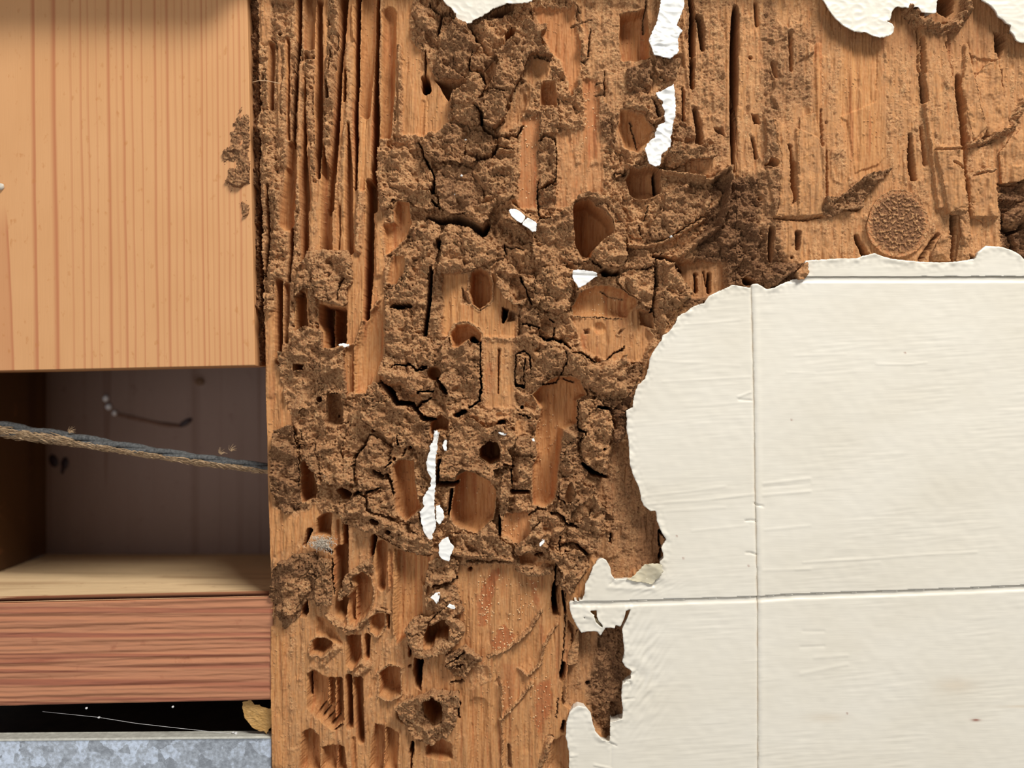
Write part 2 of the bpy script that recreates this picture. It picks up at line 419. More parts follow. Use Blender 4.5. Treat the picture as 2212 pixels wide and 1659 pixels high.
# long gouged steps on the upper right board
for P, h in (([(855, 150), (1000, 150), (1080, 800), (1110, 1150), (960, 1150), (880, 560)], 3), ([(1110, 240), (1130, 240), (1230, 700), (1130, 790), (1085, 600)], 2),
             ([(1290, 330), (1330, 500), (1370, 700), (1240, 730), (1180, 500), (1130, 300)], -6), ([(1100, 980), (1260, 950), (1290, 1200), (1140, 1200)], 4),
             ([(930, 820), (1080, 815), (1115, 1170), (1010, 1180)], 7), ([(0, 620), (130, 700), (150, 1040), (160, 1190), (60, 1200), (20, 900)], 0),
             ([(180, 700), (340, 780), (345, 1190), (190, 1190)], 1), ([(430, 640), (470, 660), (510, 950), (640, 900), (780, 750), (780, 350), (640, 250), (620, 560)], -3)):
    region(4, P, h=h * 2.0 + 1, soft=3, warp=1.5)

# ---- ridges --------------------------------------------------------------
R_ = ridge
R_(1, [(80, -60, 45), (75, 320, 40)], 2, 0.4); R_(1, [(185, -60, 50), (190, 340, 45)], 5, 0.85)
R_(1, [(190, 350, 16), (200, 1100, 16)], 2, 0.5); R_(1, [(235, 350, 15), (225, 900, 18), (215, 1100, 25)], 3, 0.7)
R_(1, [(365, 520, 16), (350, 1100, 22), (345, 1659, 22)], 4, 0.5)
R_(1, [(430, 380, 35), (430, 820, 34), (460, 1200, 22), (460, 1659, 20)], 3, 0.95)
R_(1, [(635, -60, 48), (625, 300, 45), (598, 600, 46), (583, 900, 42), (562, 1300, 30)], 8, 0.95)
R_(1, [(780, 40, 22), (790, 300, 20)], 2, 0.2)
R_(1, [(745, 350, 38), (745, 1000, 34), (720, 1300, 55), (720, 1659, 60)], 0, 0.5)
R_(1, [(1010, 0, 20), (1005, 1060, 20)], 2, 0.6); R_(1, [(1150, 350, 16), (1150, 1060, 18)], 2, 0.7)
R_(1, [(90, 560, 40), (110, 1100, 45), (110, 1659, 60)], 1, 0.95)
R_(5, [(70, 0, 30), (60, 500, 24), (50, 1000, 16)], -4, 0.7)
R_(5, [(175, 0, 42), (180, 300, 42), (170, 600, 46), (132, 750, 46), (120, 1030, 34)], 8, 0.95)
R_(5, [(340, 0, 16), (350, 260, 20), (335, 420, 22), (310, 700, 20), (300, 900, 20)], 2, 0.7)
R_(5, [(455, 0, 26), (455, 520, 34)], -2, 0.5); R_(5, [(640, 0, 20), (625, 300, 16), (630, 520, 16)], 3, 0.5)
R_(5, [(850, -30, 38), (820, 520, 30)], 4, 0.55); R_(5, [(985, -10, 34), (990, 700, 45)], 3, 0.35)
R_(5, [(465, 850, 38), (465, 1180, 38)], 2, 0.95)
R_(5, [(120, 1040, 40), (130, 1659, 48)], 0, 0.3)
R_(5, [(1000, 905, 12), (930, 990, 14), (860, 1090, 14), (800, 1260, 12), (745, 1290, 12)], 4, 0.4)
R_(5, [(800, 1260, 12), (785, 1659, 12)], 0, 0.3); R_(5, [(925, 1200, 10), (915, 1560, 10)], 0, 0.3)
R_(5, [(1210, 430, 10), (1120, 490, 16), (1070, 640, 18), (1050, 800, 18)], 5, 0.7)
R_(5, [(1450, 740, 48), (1440, 1480, 44)], -12, 0.75, 0.2)
R_(7, [(780, 620, 22), (900, 540, 24), (1070, 420, 22), (1130, 200, 20), (1140, 40, 16), (1000, 130, 18), (820, 90, 18), (680, 60, 14)], 30, 0.95)
R_(7, [(420, 545, 16), (560, 560, 16), (700, 530, 18), (820, 465, 16), (960, 380, 16)], 26, 0.95)
R_(6, [(630, 190, 20), (740, 150, 26), (810, 200, 26), (900, 290, 26), (970, 330, 26)], 22, 0.95)
R_(9, [(240, 1180, 34), (400, 1195, 34), (620, 1225, 28)], 18, 0.95)
R_(9, [(655, 1230, 22), (680, 1290, 26), (740, 1320, 26), (850, 1290, 26)], 12, 0.9)
R_(10, [(560, 470, 22), (620, 520, 22), (700, 575, 24), (820, 565, 20), (880, 480, 18), (950, 420, 16), (1060, 450, 16)], 6, 0.75)
R_(10, [(640, 720, 40), (560, 790, 40), (520, 850, 22)], 2, 0.5); R_(10, [(740, 900, 20), (830, 830, 20), (880, 870, 30), (800, 930, 30)], 4, 0.6)
R_(10, [(1045, -30, 14), (1045, 260, 12)], 3, 0.1); R_(10, [(1085, -30, 14), (1085, 620, 10)], 3, 0.1)
R_(11, [(560, 800, 12), (700, 740, 12), (800, 660, 12), (900, 560, 14), (975, 430, 10)], 1, 0.7)
R_(11, [(970, 850, 10), (860, 945, 14), (800, 890, 10)], 0, 0.7); R_(11, [(960, 850, 8), (1000, 700, 10), (1100, 540, 8)], 0, 0.6)
R_(11, [(640, 1290, 10), (800, 1150, 14), (900, 1000, 10)], 0, 0.6); R_(11, [(660, 990, 8), (668, 1659, 8)], 1, 0.5)
R_(11, [(1050, 1440, 26), (1010, 1560, 26), (960, 1659, 20)], 2, 0.7)
R_(11, [(1240, 520, 26), (1240, 850, 24)], -6, 0.3); R_(11, [(1180, 860, 20), (1165, 1130, 20)], -3, 0.3)
R_(4, [(1130, 800, 18), (1250, 762, 26), (1370, 700, 22), (1440, 560, 22)], 10, 0.95)
R_(4, [(1110, 985, 12), (1180, 945, 14), (1260, 938, 12)], 8, 0.7); R_(4, [(930, 812, 10), (1080, 812, 12)], 9, 0.4)
R_(4, [(310, 250, 22), (300, 700, 18), (300, 1180, 22)], -1, 0.05)
R_(4, [(800, 70, 30), (860, 130, 34), (960, 165, 34), (1060, 140, 34), (1110, 70, 28), (1110, 0, 26)], 18, 0.9, 0.35)
R_(3, [(830, 60, 14), (850, 500, 18), (880, 700, 16), (880, 1100, 18)], 2, 0.5)
R_(3, [(1180, 60, 20), (1190, 1000, 18)], -1, 0.4)

# ---- galleries, pockets --------------------------------------------------
G, P_ = groove, pocket
G(1, [(128, 345, 30), (125, 600, 32), (125, 850, 24)], -26, fr=0.4)
G(1, [(205, 270, 16)], -30, fr=0.7)
G(1, [(350, -60, 22), (350, 330, 20)], -42)
G(1, [(345, 330, 19), (325, 600, 17), (315, 900, 17), (303, 1140, 14)], -170, bowl=0, dk=0.7)
G(1, [(295, 1150, 40), (280, 1659, 40)], -26, fr=0.12); G(1, [(262, 300, 14), (262, 1100, 14)], -22)
G(1, [(440, -60, 48), (430, 360, 45)], -26, fr=0.3, dk=0.15)
G(1, [(510, 0, 30), (508, 1000, 30), (500, 1400, 20)], -36)
G(1, [(400, 620, 14), (405, 800, 12)], -34); G(1, [(425, 1250, 26), (420, 1659, 26)], -16, fr=0.4)
G(1, [(710, -60, 36), (690, 340, 24), (668, 600, 24), (650, 900, 26), (630, 1180, 32), (600, 1450, 44), (590, 1659, 44)], -48)
G(1, [(720, 540, 9), (708, 790, 15)], -55); G(1, [(730, 1150, 8), (732, 1290, 10)], -30)
G(1, [(825, -60, 24), (812, 400, 24), (800, 900, 22), (800, 1500, 13)], -52)
G(1, [(915, -60, 66), (895, 500, 60), (880, 900, 40)], -24, bowl=10); G(1, [(870, 900, 30), (860, 1500, 26)], -12)
G(1, [(980, -60, 20), (972, 500, 22), (960, 1000, 30), (948, 1659, 30)], -50)
G(1, [(1075, 100, 58), (1065, 700, 50), (1045, 1070, 46)], -24, bowl=12)
G(1, [(1340, 800, 50), (1330, 1050, 45)], -14); G(1, [(1360, 400, 6), (1356, 600, 8)], -40, fr=0.5)
G(1, [(1357, 615, 32), (1368, 700, 38)], -130, bowl=0, cut=True, dk=0.3)
G(1, [(600, 400, 8), (592, 560, 8)], -30, fr=.6); G(1, [(583, 660, 12), (583, 780, 12)], -50, fr=.6)
G(5, [(105, 0, 9), (100, 500, 14), (85, 720, 10)], -120, bowl=0, dk=.6)
G(5, [(275, -120, 42), (255, 300, 60)], -30); G(5, [(287, 330, 19), (283, 500, 18), (268, 760, 15)], -66, fr=.3)
G(5, [(250, 800, 30), (245, 1240, 26)], -24, fr=.5); G(5, [(190, 770, 28), (186, 1100, 30), (186, 1400, 24)], -42)
G(5, [(395, -700, 8), (392, -200, 24), (390, 0, 34), (392, 500, 30), (380, 600, 20)], -36); G(5, [(362, 880, 44), (368, 1170, 50)], -46)
G(5, [(540, -330, 14), (556, -100, 34), (562, 200, 45), (565, 520, 54)], -32); G(5, [(742, -500, 8), (744, -120, 30), (752, 520, 38)], -30); G(5, [(675, 160, 14), (668, 500, 14)], -18, fr=.3)
G(5, [(910, -30, 28), (915, 400, 36), (905, 700, 36), (888, 1050, 28)], -58)
P_(5, [(515, 940), (600, 962), (725, 970), (730, 1255), (600, 1300), (548, 1300), (545, 1160), (515, 1100)], -80, cut=True, bowl=4)
R_(5, [(605, 985, 20), (605, 1310, 20)], -52, .3); 
P_(5, [(1130, 115), (1230, 130), (1252, 300), (1195, 430), (1120, 500), (1040, 560), (1015, 300), (1110, 290), (1100, 200)], -26, bowl=10)
P_(5, [(800, 1290), (930, 1010), (1000, 930), (1030, 1200), (1000, 1420), (900, 1659), (800, 1659)], -18, bowl=8, fr=.08)
P_(5, [(1110, 560), (1200, 560), (1190, 700), (1120, 800), (1060, 780), (1080, 640)], -14, bowl=6, fr=.1)
P_(5, [(310, 1420), (400, 1430), (390, 1470), (320, 1480)], -40, fr=.4, cut=True); 
# tile 2 and 3
P_(2, [(575, 140), (600, 90), (680, 50), (780, 25), (770, 70), (680, 140)], -70, cut=True, dk=.6)
P_(2, [(690, 370), (700, 270), (760, 205), (800, 215), (780, 330)], -70, cut=True, dk=.3)
P_(2, [(140, 620), (420, 630), (400, 700), (350, 720), (280, 720), (250, 800), (200, 720)], -50, fr=.5, cut=True, dk=.3); G(2, [(350, 690, 18), (395, 660, 18)], -110, fr=.5, cut=True, dk=.6)
P_(2, [(860, 560), (900, 480), (960, 450), (1050, 490), (1075, 560), (1060, 640), (960, 640), (930, 700), (860, 620)], -12, bowl=18, cut=True, fr=.35, dk=.1)
P_(2, [(880, 630), (925, 700), (915, 800), (880, 900), (820, 1000), (720, 1050), (640, 1050), (700, 980), (720, 900), (800, 700)], -14, bowl=16, cut=True, fr=.45, dk=.2)
P_(2, [(980, 690), (1010, 640), (1110, 640), (1130, 840), (980, 830)], -34, fr=.45, cut=True); P_(2, [(540, 560), (600, 500), (640, 520), (630, 640), (560, 710), (520, 680)], -20, cut=True, fr=.6)
P_(3, [(325, 110), (540, 60), (560, 200), (575, 450), (470, 480), (345, 480), (325, 300)], -38, bowl=10, fr=.12, dk=.1)
P_(3, [(335, 865), (420, 885), (530, 930), (600, 1030), (560, 1130), (470, 1210), (370, 1180), (320, 1010)], -26, bowl=16, cut=True, fr=.08)
G(3, [(890, -40, 18), (908, 100, 24), (905, 250, 24), (902, 430, 24)], -130, bowl=0, dk=.7); G(3, [(905, 480, 22), (905, 690, 18)], -110, bowl=0, dk=.7)
G(3, [(960, 130, 30), (980, 250, 30), (990, 380, 22)], -34, fr=.6, dk=.5)
G(3, [(1252, 60, 22), (1248, 150, 33), (1242, 600, 35), (1236, 1000, 26), (1238, 1360, 14)], -60, bowl=26, dk=.75, fr=.2, warp=.4)
G(3, [(1373, 455, 15)], -70, cut=True); G(3, [(1415, 20, 16), (1430, 190, 14)], -26, dk=.3)
G(3, [(830, 690, 6), (835, 960, 7)], -50, dk=.5); G(3, [(930, 870, 24), (960, 1000, 30), (960, 1180, 30)], -32, fr=.5, dk=.3)
P_(3, [(640, 1330), (560, 1330), (440, 1340), (370, 1420), (420, 1560), (640, 1540), (660, 1400)], -40, fr=.4, dk=.3, cut=True); G(3, [(625, 1370, 14), (635, 1530, 14)], -120, dk=.7, cut=True)
P_(3, [(1080, 1010), (1160, 1010), (1180, 1090), (1090, 1050)], -28, fr=.5, dk=.4)
P_(3, [(1370, 900), (1440, 900), (1460, 980), (1400, 990)], -30, fr=.4, dk=.3); G(3, [(1390, 1100, 18), (1420, 1250, 18)], -24, fr=.5, dk=.3); G(3, [(1560, 1290, 40)], -30, fr=.4)
G(3, [(1555, 500, 30), (1580, 600, 20)], -18, fr=.5, dk=.3)
P_(3, [(850, 1330), (900, 1290), (1080, 1270), (1090, 1380), (960, 1430), (860, 1380)], -6, bowl=16, fr=.5, cut=True, dk=.1)
# tile 6 / 7
G(6, [(90, 260, 20), (200, 285, 28), (330, 270, 38), (430, 310, 30), (530, 375, 34), (575, 300, 18)], -90, fr=.6, cut=True, dk=.6)
G(6, [(180, 455, 24), (178, 490, 18)], -110, fr=.5, cut=True, dk=.6)
G(6, [(118, 660, 12), (98, 900, 18), (60, 1190, 20)], -160, bowl=0, cut=True, dk=.7)
P_(6, [(575, 400), (620, 235), (740, 265), (840, 330), (925, 400), (915, 560), (850, 515), (720, 480), (610, 465)], -16, fr=.85, bowl=18, dk=.15, cut=True)
P_(6, [(1238, 190), (1262, 142), (1310, 125), (1370, 112), (1430, 160), (1500, 212), (1555, 280), (1572, 350), (1560, 390), (1480, 450), (1405, 520), (1390, 575), (1320, 570), (1262, 480), (1242, 330)], -66, bowl=8, cut=True, lip=5, warp=1.0)
P_(6, [(430, 690), (500, 655), (560, 682), (592, 780), (592, 915), (545, 955), (500, 980), (445, 940), (420, 850)], -55, bowl=10, lip=3)
P_(6, [(350, 800), (420, 860), (450, 950), (350, 950)], -24, fr=.7)
P_(6, [(740, 740), (800, 708), (850, 760), (872, 830), (932, 850), (930, 905), (860, 905), (800, 930), (740, 860)], -18, fr=.75, cut=True, bowl=16, dk=.2)
P_(6, [(680, 970), (740, 980), (720, 1050), (700, 1095), (680, 1095)], -130, cut=True, dk=.5); P_(6, [(740, 990), (800, 1010), (790, 1080), (720, 1090)], -36, fr=.7, cut=True)
P_(6, [(268, 1190), (312, 1112), (400, 1100), (478, 1150), (512, 1190), (500, 1260), (430, 1210), (385, 1245), (330, 1292), (285, 1290)], -40, bowl=12, cut=True, lip=4)
G(6, [(440, 1225, 30), (475, 1245, 18)], -90, cut=True, dk=.5)
G(6, [(140, 1500, 55)], -40, cut=True, fr=.15); G(6, [(655, 1310, 14), (648, 1659, 8)], -24, fr=.3)
P_(7, [(110, 940), (160, 850), (260, 800), (350, 800), (450, 835), (520, 890), (530, 930), (470, 1015), (200, 1010), (120, 1000)], -28, bowl=16, fr=.10, cut=True)
P_(7, [(550, 960), (640, 980), (650, 1090), (560, 1060)], -34, fr=.3, dk=.3); P_(7, [(180, 1090), (225, 1080), (230, 1120), (190, 1130)], -32, fr=.6)
P_(7, [(400, 1120), (430, 1080), (470, 1080), (420, 1140)], -34, fr=.7)
G(7, [(290, 1080, 45)], -20, bowl=8)
P_(7, [(480, 40), (660, 30), (692, 180), (640, 230), (560, 250), (482, 220)], -36, fr=.25, dk=.3, cut=True); G(7, [(665, 50, 9), (676, 190, 12)], -120, cut=True, dk=.7)
P_(7, [(840, 440), (930, 405), (1000, 420), (850, 540), (760, 590), (620, 600), (500, 585), (480, 565), (700, 545)], 2, fr=.75, bowl=14, wall=8)
P_(7, [(1010, 260), (1080, 200), (1110, 200), (1060, 270), (1000, 300)], 6, fr=.6, wall=6)
P_(7, [(290, 715), (330, 690), (380, 712), (430, 700), (430, 735), (380, 742), (310, 745)], -130, cut=True, dk=.7)
G(7, [(632, 620, 11), (700, 627, 11), (760, 650, 12), (815, 705, 20)], -110, cut=True, dk=.7)
G(7, [(932, 720, 12), (934, 835, 12)], -62, dk=.6); G(7, [(1020, 720, 15), (1018, 835, 15)], -66, dk=.5); G(7, [(985, 700, 6), (1000, 800, 6)], -50, dk=.5)
G(7, [(1420, 440, 18), (1418, 640, 14)], -34, fr=.4, dk=.75); G(7, [(1585, 460, 18), (1580, 560, 14)], -28, fr=.4, dk=.6); G(7, [(1545, 620, 12)], -26, dk=.7)
G(7, [(1545, 10, 26), (1550, 250, 22)], -22, dk=.35); G(7, [(1340, 230, 18)], -24, dk=.5)
G(7, [(1260, 770, 30), (1300, 780, 18)], -80, dk=.5)
# tile 8
G(8, [(520, 232, 24)], -60, fr=.5, cut=True, dk=.3); G(8, [(640, 370, 15)], -110, cut=True, dk=.6); G(8, [(395, 345, 42)], -10, fr=.8, cut=True, dk=.3)
P_(8, [(580, 180), (700, 190), (700, 440), (620, 450), (560, 420)], -34, fr=.6, dk=.25, cut=True)
P_(8, [(1400, 410), (1480, 350), (1550, 400), (1540, 480), (1440, 490), (1410, 560), (1390, 480)], -46, cut=True, fr=.2)
P_(8, [(800, 300), (835, 290), (870, 400), (905, 480), (880, 580), (780, 690), (720, 690), (700, 620), (745, 470)], 0, fr=.8, bowl=14, cut=True, wall=8)
P_(8, [(362, 740), (400, 705), (462, 800), (500, 930), (480, 1020), (372, 1060), (350, 950)], -52, bowl=8, cut=True)
P_(8, [(1100, 770), (1150, 712), (1270, 722), (1285, 960), (1320, 1100), (1205, 1200), (1120, 1120), (1108, 900)], -38, bowl=12, cut=True, lip=3)
P_(8, [(650, 950), (700, 925), (770, 980), (750, 1040), (690, 1030)], -60, fr=.3, cut=True, dk=.2)
P_(8, [(1060, 680), (1100, 620), (1250, 600), (1250, 690), (1110, 710)], -10, fr=.6, cut=True); G(8, [(1235, 615, 18)], -60, cut=True)
G(8, [(950, 1195, 26), (975, 1205, 22)], -110, cut=True, dk=.6); G(8, [(1062, 1290, 20)], -90, cut=True, dk=.4); G(8, [(940, 480, 16)], -80, cut=True); G(8, [(1110, 708, 14)], -80, cut=True)
P_(8, [(490, 1190), (540, 1140), (610, 1140), (600, 1320), (480, 1320)], -46, bowl=8); G(8, [(432, 1280, 20), (395, 1400, 10)], -120, dk=.6)
G(8, [(660, 1200, 20), (660, 1659, 30)], -16, fr=.1); G(8, [(718, 1240, 24), (715, 1659, 26)], -58, bowl=10)
G(8, [(945, 1340, 26), (930, 1490, 14)], -60); G(8, [(1005, 1400, 45), (1000, 1600, 45)], -30); P_(8, [(1130, 1430), (1400, 1490), (1400, 1720), (1130, 1720)], -24, bowl=8, fr=.04)
# tile 9
P_(9, [(408, 510), (470, 460), (530, 470), (552, 520), (545, 590), (480, 612), (412, 575)], -78, cut=True, bowl=4)
P_(9, [(258, 690), (330, 655), (400, 682), (480, 722), (522, 790), (510, 900), (500, 970), (400, 1065), (330, 1052), (240, 1002), (215, 920), (242, 780)], -46, bowl=12, cut=True, warp=1.2)
P_(9, [(750, 160), (830, 90), (900, 40), (1000, 30), (1070, 60), (1110, 160), (1052, 200), (1050, 350), (960, 390), (932, 560), (922, 700), (900, 830), (842, 892), (752, 880), (752, 620), (782, 560), (770, 420), (812, 250)], -40, bowl=10, cut=True, wall=7)
G(9, [(960, 150, 6), (900, 560, 6)], -36, fr=.1)
P_(9, [(1050, 870), (1150, 820), (1150, 900), (1060, 985), (1035, 930)], -4, bowl=16, fr=.7, cut=True)
P_(9, [(665, 1195), (730, 1185), (800, 1230), (760, 1270), (680, 1265)], -26, bowl=10, fr=.4, cut=True); P_(9, [(640, 320), (715, 320), (720, 420), (640, 430)], -8, fr=.4, bowl=10, cut=True)
P_(9, [(495, 290), (530, 265), (600, 280), (600, 310), (520, 320)], -14, fr=.5, bowl=10, cut=True)
P_(9, [(510, 355), (545, 325), (590, 325), (580, 355)], -60, cut=True, dk=.4); P_(9, [(1190, 950), (1240, 930), (1300, 1000), (1250, 1080), (1180, 1080)], -10, fr=.8, bowl=12, dk=.3)
P_(9, [(980, 740), (1010, 720), (1040, 800), (1000, 860), (950, 850)], -16, fr=.5, cut=True)
G(9, [(150, 742, 17), (250, 742, 17)], -120, bowl=0, cut=True, dk=.7); G(9, [(228, 780, 10), (205, 950, 9)], -110, bowl=0, cut=True, dk=.7)
G(9, [(145, 590, 10), (140, 700, 9)], -110, cut=True, dk=.7); G(9, [(540, 950, 8), (540, 1080, 8)], -110, cut=True, dk=.6)
G(9, [(625, 790, 14), (730, 795, 15)], -60, cut=True, dk=.4); G(9, [(1082, 612, 12), (1150, 672, 20), (1245, 702, 12)], -120, cut=True, dk=.6)
G(9, [(1182, 236, 10), (1258, 250, 12)], -100, cut=True, dk=.6); G(9, [(1220, 510, 10)], -60, cut=True); G(9, [(570, 608, 9), (630, 625, 9)], -80, cut=True, dk=.5)
G(9, [(252, 292, 13), (312, 268, 14)], -100, cut=True, dk=.6); G(9, [(648, 92, 9), (700, 112, 10)], -80, cut=True, dk=.6); G(9, [(683, 240, 12)], -90, cut=True, dk=.6)
G(9, [(908, 1410, 20), (898, 1500, 20), (905, 1590, 18)], -130, bowl=0, dk=.3); G(9, [(955, 1450, 8), (970, 1590, 8)], -60, dk=.3); G(9, [(930, 1420, 16), (930, 1600, 14)], -20)
G(9, [(1600, 1060, 12), (1598, 1150, 12)], -150, dk=.9); G(9, [(1602, 1180, 8), (1595, 1235, 10)], -150, dk=.9)
G(9, [(1187, 1062, 11)], -70); G(9, [(1277, 1080, 8), (1270, 1130, 10)], -90, dk=.5)
G(9, [(350, 1300, 18)], -30, dk=.3); G(9, [(780, 1205, 12), (820, 1200, 10)], -60, cut=True, dk=.5)
# tile 10
P_(10, [(345, 480), (360, 400), (410, 350), (415, 450), (390, 490)], -70, fr=.3, cut=True)
G(10, [(665, -30, 48), (670, 200, 50), (675, 460, 44)], -46); P_(10, [(760, 180), (830, 132), (900, 182), (918, 300), (900, 420), (825, 520), (740, 545), (720, 420), (700, 360), (790, 250)], -36, bowl=10, lip=3)
R_(10, [(785, 260, 14), (785, 540, 14)], -24, .1)
P_(10, [(892, 560), (905, 480), (960, 452), (1010, 460), (1010, 560), (960, 625), (900, 600)], -34, bowl=12, lip=4, fr=.2); G(10, [(1042, 470, 18), (1040, 570, 14)], -28)
G(10, [(985, -30, 38), (985, 250, 34)], -32); P_(10, [(1110, 20), (1310, 20), (1310, 480), (1180, 640), (1100, 700), (1100, 380)], -24, bowl=6, fr=.04)
P_(10, [(445, 685), (480, 655), (560, 655), (612, 690), (600, 730), (520, 785), (440, 770)], -46, bowl=14, lip=3); P_(10, [(470, 470), (560, 500), (620, 560), (690, 700), (620, 690), (560, 640), (470, 620)], -22, fr=.15)
P_(10, [(705, 625), (825, 625), (830, 800), (765, 900), (712, 860)], -44, bowl=10); G(10, [(878, 640, 26), (872, 800, 22)], -34)
P_(10, [(400, 925), (460, 905), (548, 965), (690, 965), (695, 1290), (605, 1375), (480, 1285), (402, 1200)], -32, bowl=12); G(10, [(415, 950, 12), (415, 1120, 12)], -70)
R_(10, [(628, 950, 12), (625, 1280, 12)], -10, .1); R_(10, [(565, 980, 8), (565, 1200, 8)], -14, .1)
G(10, [(735, 960, 28), (738, 1340, 28)], -42); G(10, [(805, 980, 38), (812, 1250, 38), (825, 1460, 28)], -38)
P_(10, [(1000, 905), (1050, 870), (1130, 882), (1140, 1088), (1050, 1122), (972, 1100), (968, 930)], -42, bowl=10, lip=3); G(10, [(925, 980, 40), (900, 1100, 40)], -12, fr=.4)
P_(10, [(365, 1390), (420, 1358), (500, 1420), (512, 1700), (340, 1700)], -34, bowl=14); P_(10, [(525, 1500), (600, 1480), (700, 1500), (722, 1700), (510, 1700)], -30, bowl=12)
R_(10, [(640, 1520, 14), (630, 1700, 14)], -12, .1); P_(10, [(905, 1460), (940, 1315), (1010, 1340), (1130, 1395), (1110, 1700), (885, 1700)], -28, bowl=8); R_(10, [(1017, 1330, 10), (1012, 1700, 10)], -2, .1)
G(10, [(770, 1440, 24), (780, 1700, 24)], -14); P_(10, [(1100, 1230), (1180, 1230), (1240, 1290), (1200, 1340), (1110, 1300)], -34, fr=.3)
P_(10, [(1240, 810), (1322, 822), (1312, 900), (1298, 1060), (1258, 1040), (1240, 900)], -140, bowl=0, cut=True, dk=.4); G(10, [(1210, 870, 12)], -70, dk=.4, cut=True); G(10, [(1205, 690, 12), (1210, 790, 10)], -60, dk=.4)
P_(10, [(1308, 640), (1350, 550), (1480, 488), (1530, 545), (1520, 640), (1420, 665), (1372, 740), (1320, 720)], -62, bowl=6, cut=True, warp=2.4)
P_(10, [(1312, 1100), (1400, 1050), (1455, 1100), (1472, 1200), (1462, 1290), (1382, 1322), (1320, 1230)], -66, bowl=8, cut=True, warp=2.0)
P_(10, [(1335, 1500), (1450, 1440), (1532, 1480), (1548, 1600), (1482, 1612), (1330, 1572)], -36, bowl=12)
G(10, [(1232, 1470, 12), (1222, 1550, 18)], -130, cut=True, dk=.7); G(10, [(1225, 1560, 5), (1220, 1680, 5)], -60)
for i in range(5): G(10, [(470 + 38 * i, 1270 + 26 * i, 5), (530 + 38 * i, 1195 + 32 * i, 5)], -44, fr=.3, bowl=4)
# tile 11
G(11, [(1092, 250, 22), (1076, 350, 25), (1090, 460, 16)], -120, bowl=0, dk=.3); G(11, [(1152, 860, 16), (1140, 950, 20), (1130, 985, 8)], -140, bowl=0, dk=.7); G(11, [(1155, 1315, 14), (1140, 1380, 16)], -140, bowl=0, dk=.7)
P_(11, [(600, 1000), (650, 930), (665, 1060)], -24, fr=.5); G(11, [(480, 1200, 90), (500, 1700, 90)], -16, bowl=6, fr=.05)
P_(11, [(790, 870), (800, 720), (900, 620), (970, 560), (970, 820), (870, 930)], -13, bowl=4, fr=.12)
G(11, [(720, 1500, 20), (730, 1659, 24)], -20, fr=.5, dk=.3); P_(11, [(400, 900), (470, 860), (560, 860), (600, 980), (400, 1080)], -16, fr=.5, bowl=8)
G(11, [(1345, 1030, 24)], -46, fr=.6, dk=.9); P_(11, [(1050, 1460), (1170, 1400), (1185, 1700), (1010, 1700)], -22, fr=.3, dk=.2)
# tile 4
for P, f, d in (([(150, 190, 16), (155, 380, 15)], -28, .35), ([(145, 800, 15), (152, 1000, 24), (165, 1130, 18)], -30, .4), ([(52, 1260, 20), (50, 1420, 20)], -38, .6),
             ([(198, 1280, 18), (190, 1350, 18)], -32, .6), ([(870, 400, 9), (885, 560, 13)], -60, .3), ([(1075, 425, 17), (1090, 600, 20), (1110, 930, 14)], -64, .3),
             ([(1118, 940, 10), (1122, 1180, 10)], -50, .3), ([(815, 740, 10), (822, 900, 20), (830, 980, 17)], -120, .6), ([(1312, 390, 10), (1320, 480, 10)], -80, .5),
             ([(1052, 1180, 18), (1040, 1440, 18)], -70, .5), ([(518, 1300, 12), (570, 1420, 22)], -90, .5), ([(870, 1430, 18), (965, 1290, 12)], -40, .3),
             ([(850, 160, 8), (862, 390, 6)], -26, .3), ([(870, 220, 16), (880, 400, 14)], -20, .2), ([(318, 600, 12), (322, 800, 16)], -20, .3), ([(352, 830, 14), (355, 1080, 14)], -20, .3),
             ([(350, 670, 16)], -18, .4), ([(870, 700, 12), (900, 900, 18)], -24, .3), ([(1000, 240, 8), (1040, 420, 8)], -16, .2)):
    G(4, P, f * .7, dk=d, fr=.35, warp=1.8, wall=6)
P_(4, [(1275, 170), (1350, 190), (1340, 240), (1300, 330), (1280, 260)], -120, dk=.6); P_(4, [(955, -40), (1060, -40), (1050, 60), (1010, 95), (960, 60)], -60, dk=.4)
P_(4, [(1320, 1180), (1380, 1160), (1460, 1180), (1460, 1400), (1400, 1400), (1370, 1300)], -60, fr=.8, dk=.9); P_(4, [(1100, 1400), (1130, 1380), (1160, 1420), (1100, 1440)], -50, dk=.5)
G(4, [(60, 1202, 7), (220, 1212, 7), (330, 1196, 5)], -22, dk=.3); G(4, [(420, 1140, 6), (520, 1160, 7), (545, 1135, 5)], -20, dk=.3); G(4, [(70, 900, 16), (20, 905, 8)], -30, fr=.5)
G(4, [(940, 830, 8), (1080, 828, 6)], -16, dk=.2); G(4, [(1030, 900, 8), (1080, 935, 8)], -16, dk=.2); G(4, [(1300, 1010, 8), (1400, 1015, 8)], -26, dk=.4)

